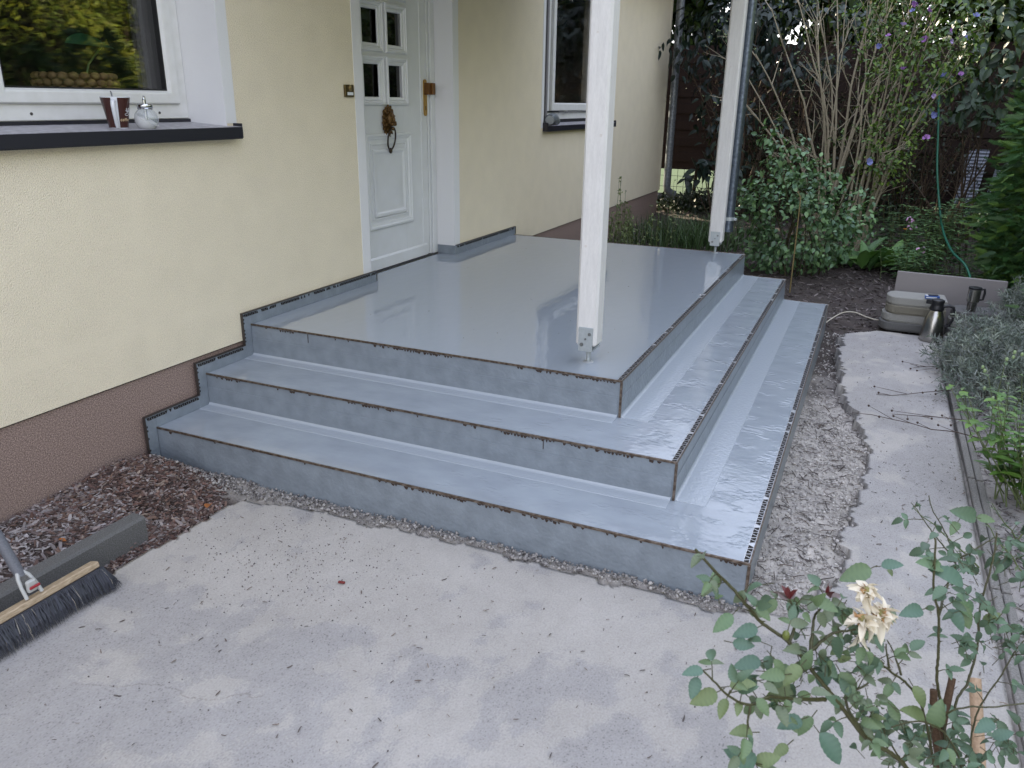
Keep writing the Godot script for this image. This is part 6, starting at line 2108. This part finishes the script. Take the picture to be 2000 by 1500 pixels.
	var og := thing("flowering_herb", "small herb with pale flower spikes beside the brown plinth", "herb", Vector3(5.6, 0, 0.5))
	var os := MB.new()
	xs = []
	for k in 46:
		var a := Vector3(5.6 + r.randfn(0, 0.3), 0, 0.5 + r.randfn(0, 0.16))
		var hh := r.randf_range(0.35, 0.6) if k > 4 else r.randf_range(0.7, 0.92)
		var t := a + Vector3(r.randfn(0, 0.04), hh, r.randfn(0, 0.05))
		var pts := wiggle(r, a, t, 6, 0.008)
		os.tube(pts, taper(6, 0.0035, 0.0018), 5, false)
		for q in range(2, 7):
			for w in (4 if k > 4 else 3): xs.append(along(rdir(r), Vector3.UP + rdir(r) * 0.5, pts[q] + rdir(r) * 0.015, r.randf_range(0.5, 1.0)))
	part(og, "stem", os, stem)
	leaves(og, [leaf(0.045, 0.024, 0.2, 0.4, 3)], [leafmat("herb_leaf", Color8(98, 112, 72), 0.6)], xs, tints([Color.WHITE, Color(1.5, 1.4, 1.3)], r))


func sprig(s: int) -> ArrayMesh:
	var r := rng(s)
	var m := MB.new()
	for k in 9:
		var a := Vector3(0.007 * k, 0, 0)
		var d := Vector3(0.7, r.randfn(0, 0.8), r.randfn(0, 0.8)).normalized()
		var w := d.cross(rdir(r)).normalized() * 0.0028
		m.face([a - w, a + w, a + d * 0.032 + w * 0.6, a + d * 0.032 - w * 0.6])
	m.face([Vector3(0, 0, -0.0015), Vector3(0, 0, 0.0015), Vector3(0.075, 0, 0)])
	return m.mesh()


# ---------------------------------------------------------------- fence, trees and hedge

func build_surround() -> void:
	var wood := mat("fence_brown", Color8(54, 36, 29), 0.85, {"tri3": Vector3(1, 6, 1), "tex": ntex("fence_grain", 0.03, 4, Color(0.55, 0.5, 0.48), Color(1, 1, 1))})
	var f := thing("board_fence", "dark brown fence of horizontal boards at the back of the garden", "fence", Vector3(10.5, 0, 2.0))
	var r := rng(51)
	var y := 0.233
	while y < 2.5:
		var z := -2.6
		var lap := 0.014 if roundi((y - 0.233) / 0.127) % 2 else 0.0
		while z < 6.4:
			var b := MB.new()
			var j := r.randf_range(-0.004, 0.004)
			if y < 0.5 and z < 0.8:
				z += 1.8
				continue
			b.box(Vector3(10.5 + lap, y + j, z), Vector3(10.518 + lap, y + 0.14 + j, z + 1.795), 0.002)
			part(f, "board", b, wood)
			z += 1.8
		y += 0.127
	for k in 6:
		var p := MB.new()
		p.box(Vector3(10.54, -0.05, -2.65 + 1.8 * k), Vector3(10.62, 2.5, -2.57 + 1.8 * k), 0.004)
		part(f, "post", p, wood)
	var w := thing("wire_fence", "low dark wire mesh under and behind the brown fence", "fence", Vector3(10.8, 0, 2.0))
	var wm := MB.new()
	var zz := -2.6
	while zz < 6.4:
		wm.box(Vector3(10.798, -0.1, zz), Vector3(10.804, 0.85, zz + 0.006), 0.0)
		zz += 0.11
	for yy in [0.1, 0.3, 0.48, 0.7, 0.84]: wm.box(Vector3(10.797, yy, -2.6), Vector3(10.805, yy + 0.006, 6.4), 0.0)
	part(w, "wires", wm, mat("dark_wire", Color8(34, 36, 36), 0.6)).set_meta("kind", "stuff")
	# trees beyond the fence and the house corner
	var lf := [leaf(0.17, 0.105, 0.2, 0.5, 3)]
	var lm := leafmat("tree_leaf", Color8(58, 78, 40), 0.5)
	for e in [
		[Vector3(9.3, 0, -2.4), Vector3(1.1, 2.0, 1.4), 3.3, "dense dark tree behind the far end of the house", 7000],
		[Vector3(11.5, 0, -0.9), Vector3(1.6, 1.5, 1.3), 4.2, "tree beyond the brown fence, furthest left", 6500],
		[Vector3(11.5, 0, 1.9), Vector3(2.1, 1.5, 1.9), 4.1, "round tree beyond the brown fence behind the bare stems", 7000],
		[Vector3(11.6, 0, 5.1), Vector3(2.1, 1.6, 1.9), 4.0, "tree beyond the fence behind the conifers", 7000],
		[Vector3(13.2, 0, -5.2), Vector3(1.8, 2.4, 1.6), 4.4, "tall tree far behind the house corner", 3600]]:
		var o := thing("garden_tree", e[3], "tree", e[0], "trees beyond the fence")
		var t := MB.new()
		t.tube([e[0], e[0] + Vector3(0.05, e[2] * 0.5, 0.03), e[0] + Vector3(0, e[2], 0)], [0.14, 0.1, 0.05], 9)
		for k in 9:
			var a: Vector3 = e[0] + Vector3(0, e[2] * r.randf_range(0.5, 0.95), 0)
			t.tube(wiggle(r, a, e[0] + Vector3(0, e[2], 0) + rdir(r) * e[1] * 0.8, 4, 0.06), taper(4, 0.045, 0.012), 6, false)
		part(o, "trunk", t, mat("tree_bark", Color8(84, 72, 60), 0.9))
		var xs := cloud(r, e[4], e[0] + Vector3(0, e[2], 0), e[1], 0.3, 0.4, Vector2(0.8, 1.4), 30)
		scatter(o, "crown", lf[0], lm, xs, tints([Color(1, 1, 1), Color(1.35, 1.25, 0.8), Color(0.65, 0.75, 0.7)], r, 128))
	var dk := thing("dark_hedge", "dark loose hedge rising just behind the brown fence", "hedge", Vector3(11.3, 0, 2.0))
	var dx := []
	for k in 11000:
		var p := Vector3(11.3 + r.randfn(0, 0.25), r.randf_range(0.95, 3.3), r.randf_range(-2.6, 6.6))
		if p.y > 2.55 and absf(p.z - 1.45) < 0.28 and r.randf() < 0.85: continue
		if p.y > 2.75 and absf(p.z - 0.15) < 0.2 and r.randf() < 0.8: continue
		dx.append(along(rdir(r) + Vector3(0, -0.3, 0), Vector3.UP + rdir(r) * 0.8 + Vector3(-0.5, 0, 0), p, r.randf_range(0.7, 1.3)))
	scatter(dk, "foliage", lf[0], lm, dx, tints([Color(0.9, 0.9, 0.9), Color(1.2, 1.1, 0.8), Color(0.6, 0.7, 0.7)], r, 128))
	var dt := MB.new()
	for k in 12: dt.tube(wiggle(r, Vector3(11.35, -0.1, -2.4 + 0.8 * k), Vector3(11.3, 3.0, -2.3 + 0.8 * k), 5, 0.05), taper(5, 0.035, 0.012), 6)
	part(dk, "stem", dt, mat("tree_bark", Color8(84, 72, 60), 0.9)).set_meta("kind", "stuff")
	# the hedge across the garden, seen mirrored in the left window
	var hd := thing("tall_hedge", "tall yellow-green hedge across the garden, mirrored in the left window", "hedge", Vector3(6.0, 0, 7.4))
	var hx := []
	for k in 70000:
		var p := Vector3(r.randf_range(-3.5, 16.0), 0, 0)
		var h := 4.6 + 0.9 * sin(p.x * 1.7) + 0.5 * sin(p.x * 4.3 + 1.0)
		p.y = h * pow(r.randf(), 0.8)
		p.z = 7.4 + 0.5 * sin(p.x * 2.1) + 0.35 * sin(p.y * 3.0 + p.x) + r.randf() * 0.8 - 0.7
		hx.append(along(rdir(r) + Vector3(0, -0.3, -0.3), Vector3(0, 0.6, -0.8) + rdir(r) * 0.5, p, r.randf_range(0.35, 0.8)))
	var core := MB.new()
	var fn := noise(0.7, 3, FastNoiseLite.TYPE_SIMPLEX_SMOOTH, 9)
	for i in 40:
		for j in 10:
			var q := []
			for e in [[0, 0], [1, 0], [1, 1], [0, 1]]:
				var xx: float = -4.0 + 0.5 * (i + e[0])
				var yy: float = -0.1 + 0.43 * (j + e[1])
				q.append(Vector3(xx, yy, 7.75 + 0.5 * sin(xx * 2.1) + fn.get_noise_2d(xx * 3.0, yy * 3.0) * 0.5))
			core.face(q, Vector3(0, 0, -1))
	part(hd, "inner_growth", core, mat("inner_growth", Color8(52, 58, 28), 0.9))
	scatter(hd, "foliage", leaf(0.15, 0.05, 0.2, 0.6, 3), leafmat("hedge_leaf", Color8(146, 162, 64), 0.5), hx, tints([Color(1, 1, 1), Color(1.3, 1.2, 0.8), Color(0.7, 0.8, 0.7), Color(1.2, 1.0, 0.6)], r, 128))
	var ht := MB.new()
	for k in 14: ht.tube([Vector3(-3.2 + 1.4 * k, -0.1, 7.7), Vector3(-3.1 + 1.4 * k, 3.2, 7.6)], [0.05, 0.02], 6)
	part(hd, "trunk", ht, mat("tree_bark", Color8(84, 72, 60), 0.9)).set_meta("kind", "stuff")
	# plant in a woven basket behind the left window
	var pb := thing("basket_planter", "woven basket planter with a veined green leaf behind the left window", "planter", Vector3(-0.33, 1.5, -0.62))
	var bm := MB.new()
	for k in 7:
		for q in 22:
			var a := TAU * (q + 0.5 * (k % 2)) / 22.0
			var rr := 0.165 + 0.012 * sin(PI * k / 6.0)
			bm.ball(Vector3(-0.33 + rr * cos(a), 1.56 + k * 0.03, -0.62 + rr * sin(a)), Vector3(0.024, 0.019, 0.024), 7, 5)
	bm.lathe([Vector2(0.0, 0.0), Vector2(0.16, 0.0), Vector2(0.165, 0.2)], 20, Transform3D(Basis.IDENTITY, Vector3(-0.33, 1.54, -0.62)))
	part(pb, "basket", bm, mat("water_hyacinth", Color8(118, 96, 60), 0.8))
	var ls := MB.new()
	ls.tube([Vector3(-0.33, 1.6, -0.62), Vector3(-0.26, 1.8, -0.6), Vector3(-0.2, 1.9, -0.54)], [0.006, 0.005, 0.004], 7)
	part(pb, "stalk", ls, mat("stalk_green", Color8(96, 128, 78), 0.5))
	local(pb, "leaf", leaf(0.32, 0.13, 0.2, 0.3, 7), leafmat("arrow_leaf", Color8(40, 84, 58), 0.35), along(Vector3(-0.9, 0.12, 0.3), Vector3(-0.1, 0.85, 0.5), Vector3(0.16, 0.38, 0.08)))
	var bt := MB.new()
	plate(bt, -2.2, 0.1, 1.46, 1.5, -0.85, -0.38, 0.004)
	part(thing("window_board", "pale inner window board carrying the basket planter", "window board", Vector3(-1.05, 1.46, -0.6)), "board", bt, mat("board_white", Color8(206, 204, 198), 0.5))


# ---------------------------------------------------------------- the scene

func _ready() -> void:
	var cam := Camera3D.new()
	cam.name = "camera"
	add_child(cam)
	cam.transform = Transform3D(Basis(Vector3(0.4104, 0.0139, 0.9118), Vector3(0.3018, 0.9414, -0.1502), Vector3(-0.8605, 0.3368, 0.3822)).orthonormalized(), CAM)
	cam.fov = 51.79
	var lens := CameraAttributesPhysical.new()
	lens.frustum_focal_length = 24.72
	lens.frustum_focus_distance = 5.0
	lens.frustum_near = 0.05
	lens.frustum_far = 300.0
	lens.exposure_aperture = 10.0
	cam.attributes = lens
	cam.near = 0.05
	cam.far = 300.0
	var env := Environment.new()
	env.background_mode = Environment.BG_SKY
	var sky := Sky.new()
	var sm := ProceduralSkyMaterial.new()
	sm.sky_top_color = Color(0.755, 0.79, 0.88)
	sm.sky_horizon_color = Color(1.0, 0.985, 0.965)
	sm.sky_curve = 0.16
	sm.ground_bottom_color = Color(0.3, 0.3, 0.26)
	sm.ground_horizon_color = Color(0.6, 0.62, 0.6)
	sky.sky_material = sm
	env.sky = sky
	env.tonemap_mode = Environment.TONE_MAPPER_LINEAR
	env.tonemap_exposure = 3.1
	env.sdfgi_enabled = true
	env.ssao_enabled = true
	env.ssil_enabled = true
	var we := WorldEnvironment.new()
	we.name = "surroundings"
	we.environment = env
	add_child(we)
	var sun := DirectionalLight3D.new()
	sun.name = "sun"
	sun.light_color = Color(1.0, 0.93, 0.82)
	sun.light_energy = 1.6
	sun.light_angular_distance = 0.5
	sun.shadow_enabled = true
	add_child(sun)
	sun.look_at_from_position(Vector3.ZERO, Vector3(-0.40, -0.43, 0.85), Vector3.UP)

	build_house()
	build_ground()
	build_steps()
	build_post(Vector3(0.197, YT, 1.858), 0.1, "near white square porch post on a galvanised bracket")
	build_post(Vector3(3.412, YT, 1.845), 0.11, "far white square porch post with a rain pipe beside it")
	build_canopy()
	build_surround()
	build_props()
	build_shrubs()
	build_conifers()
	build_bed()
	build_rose()
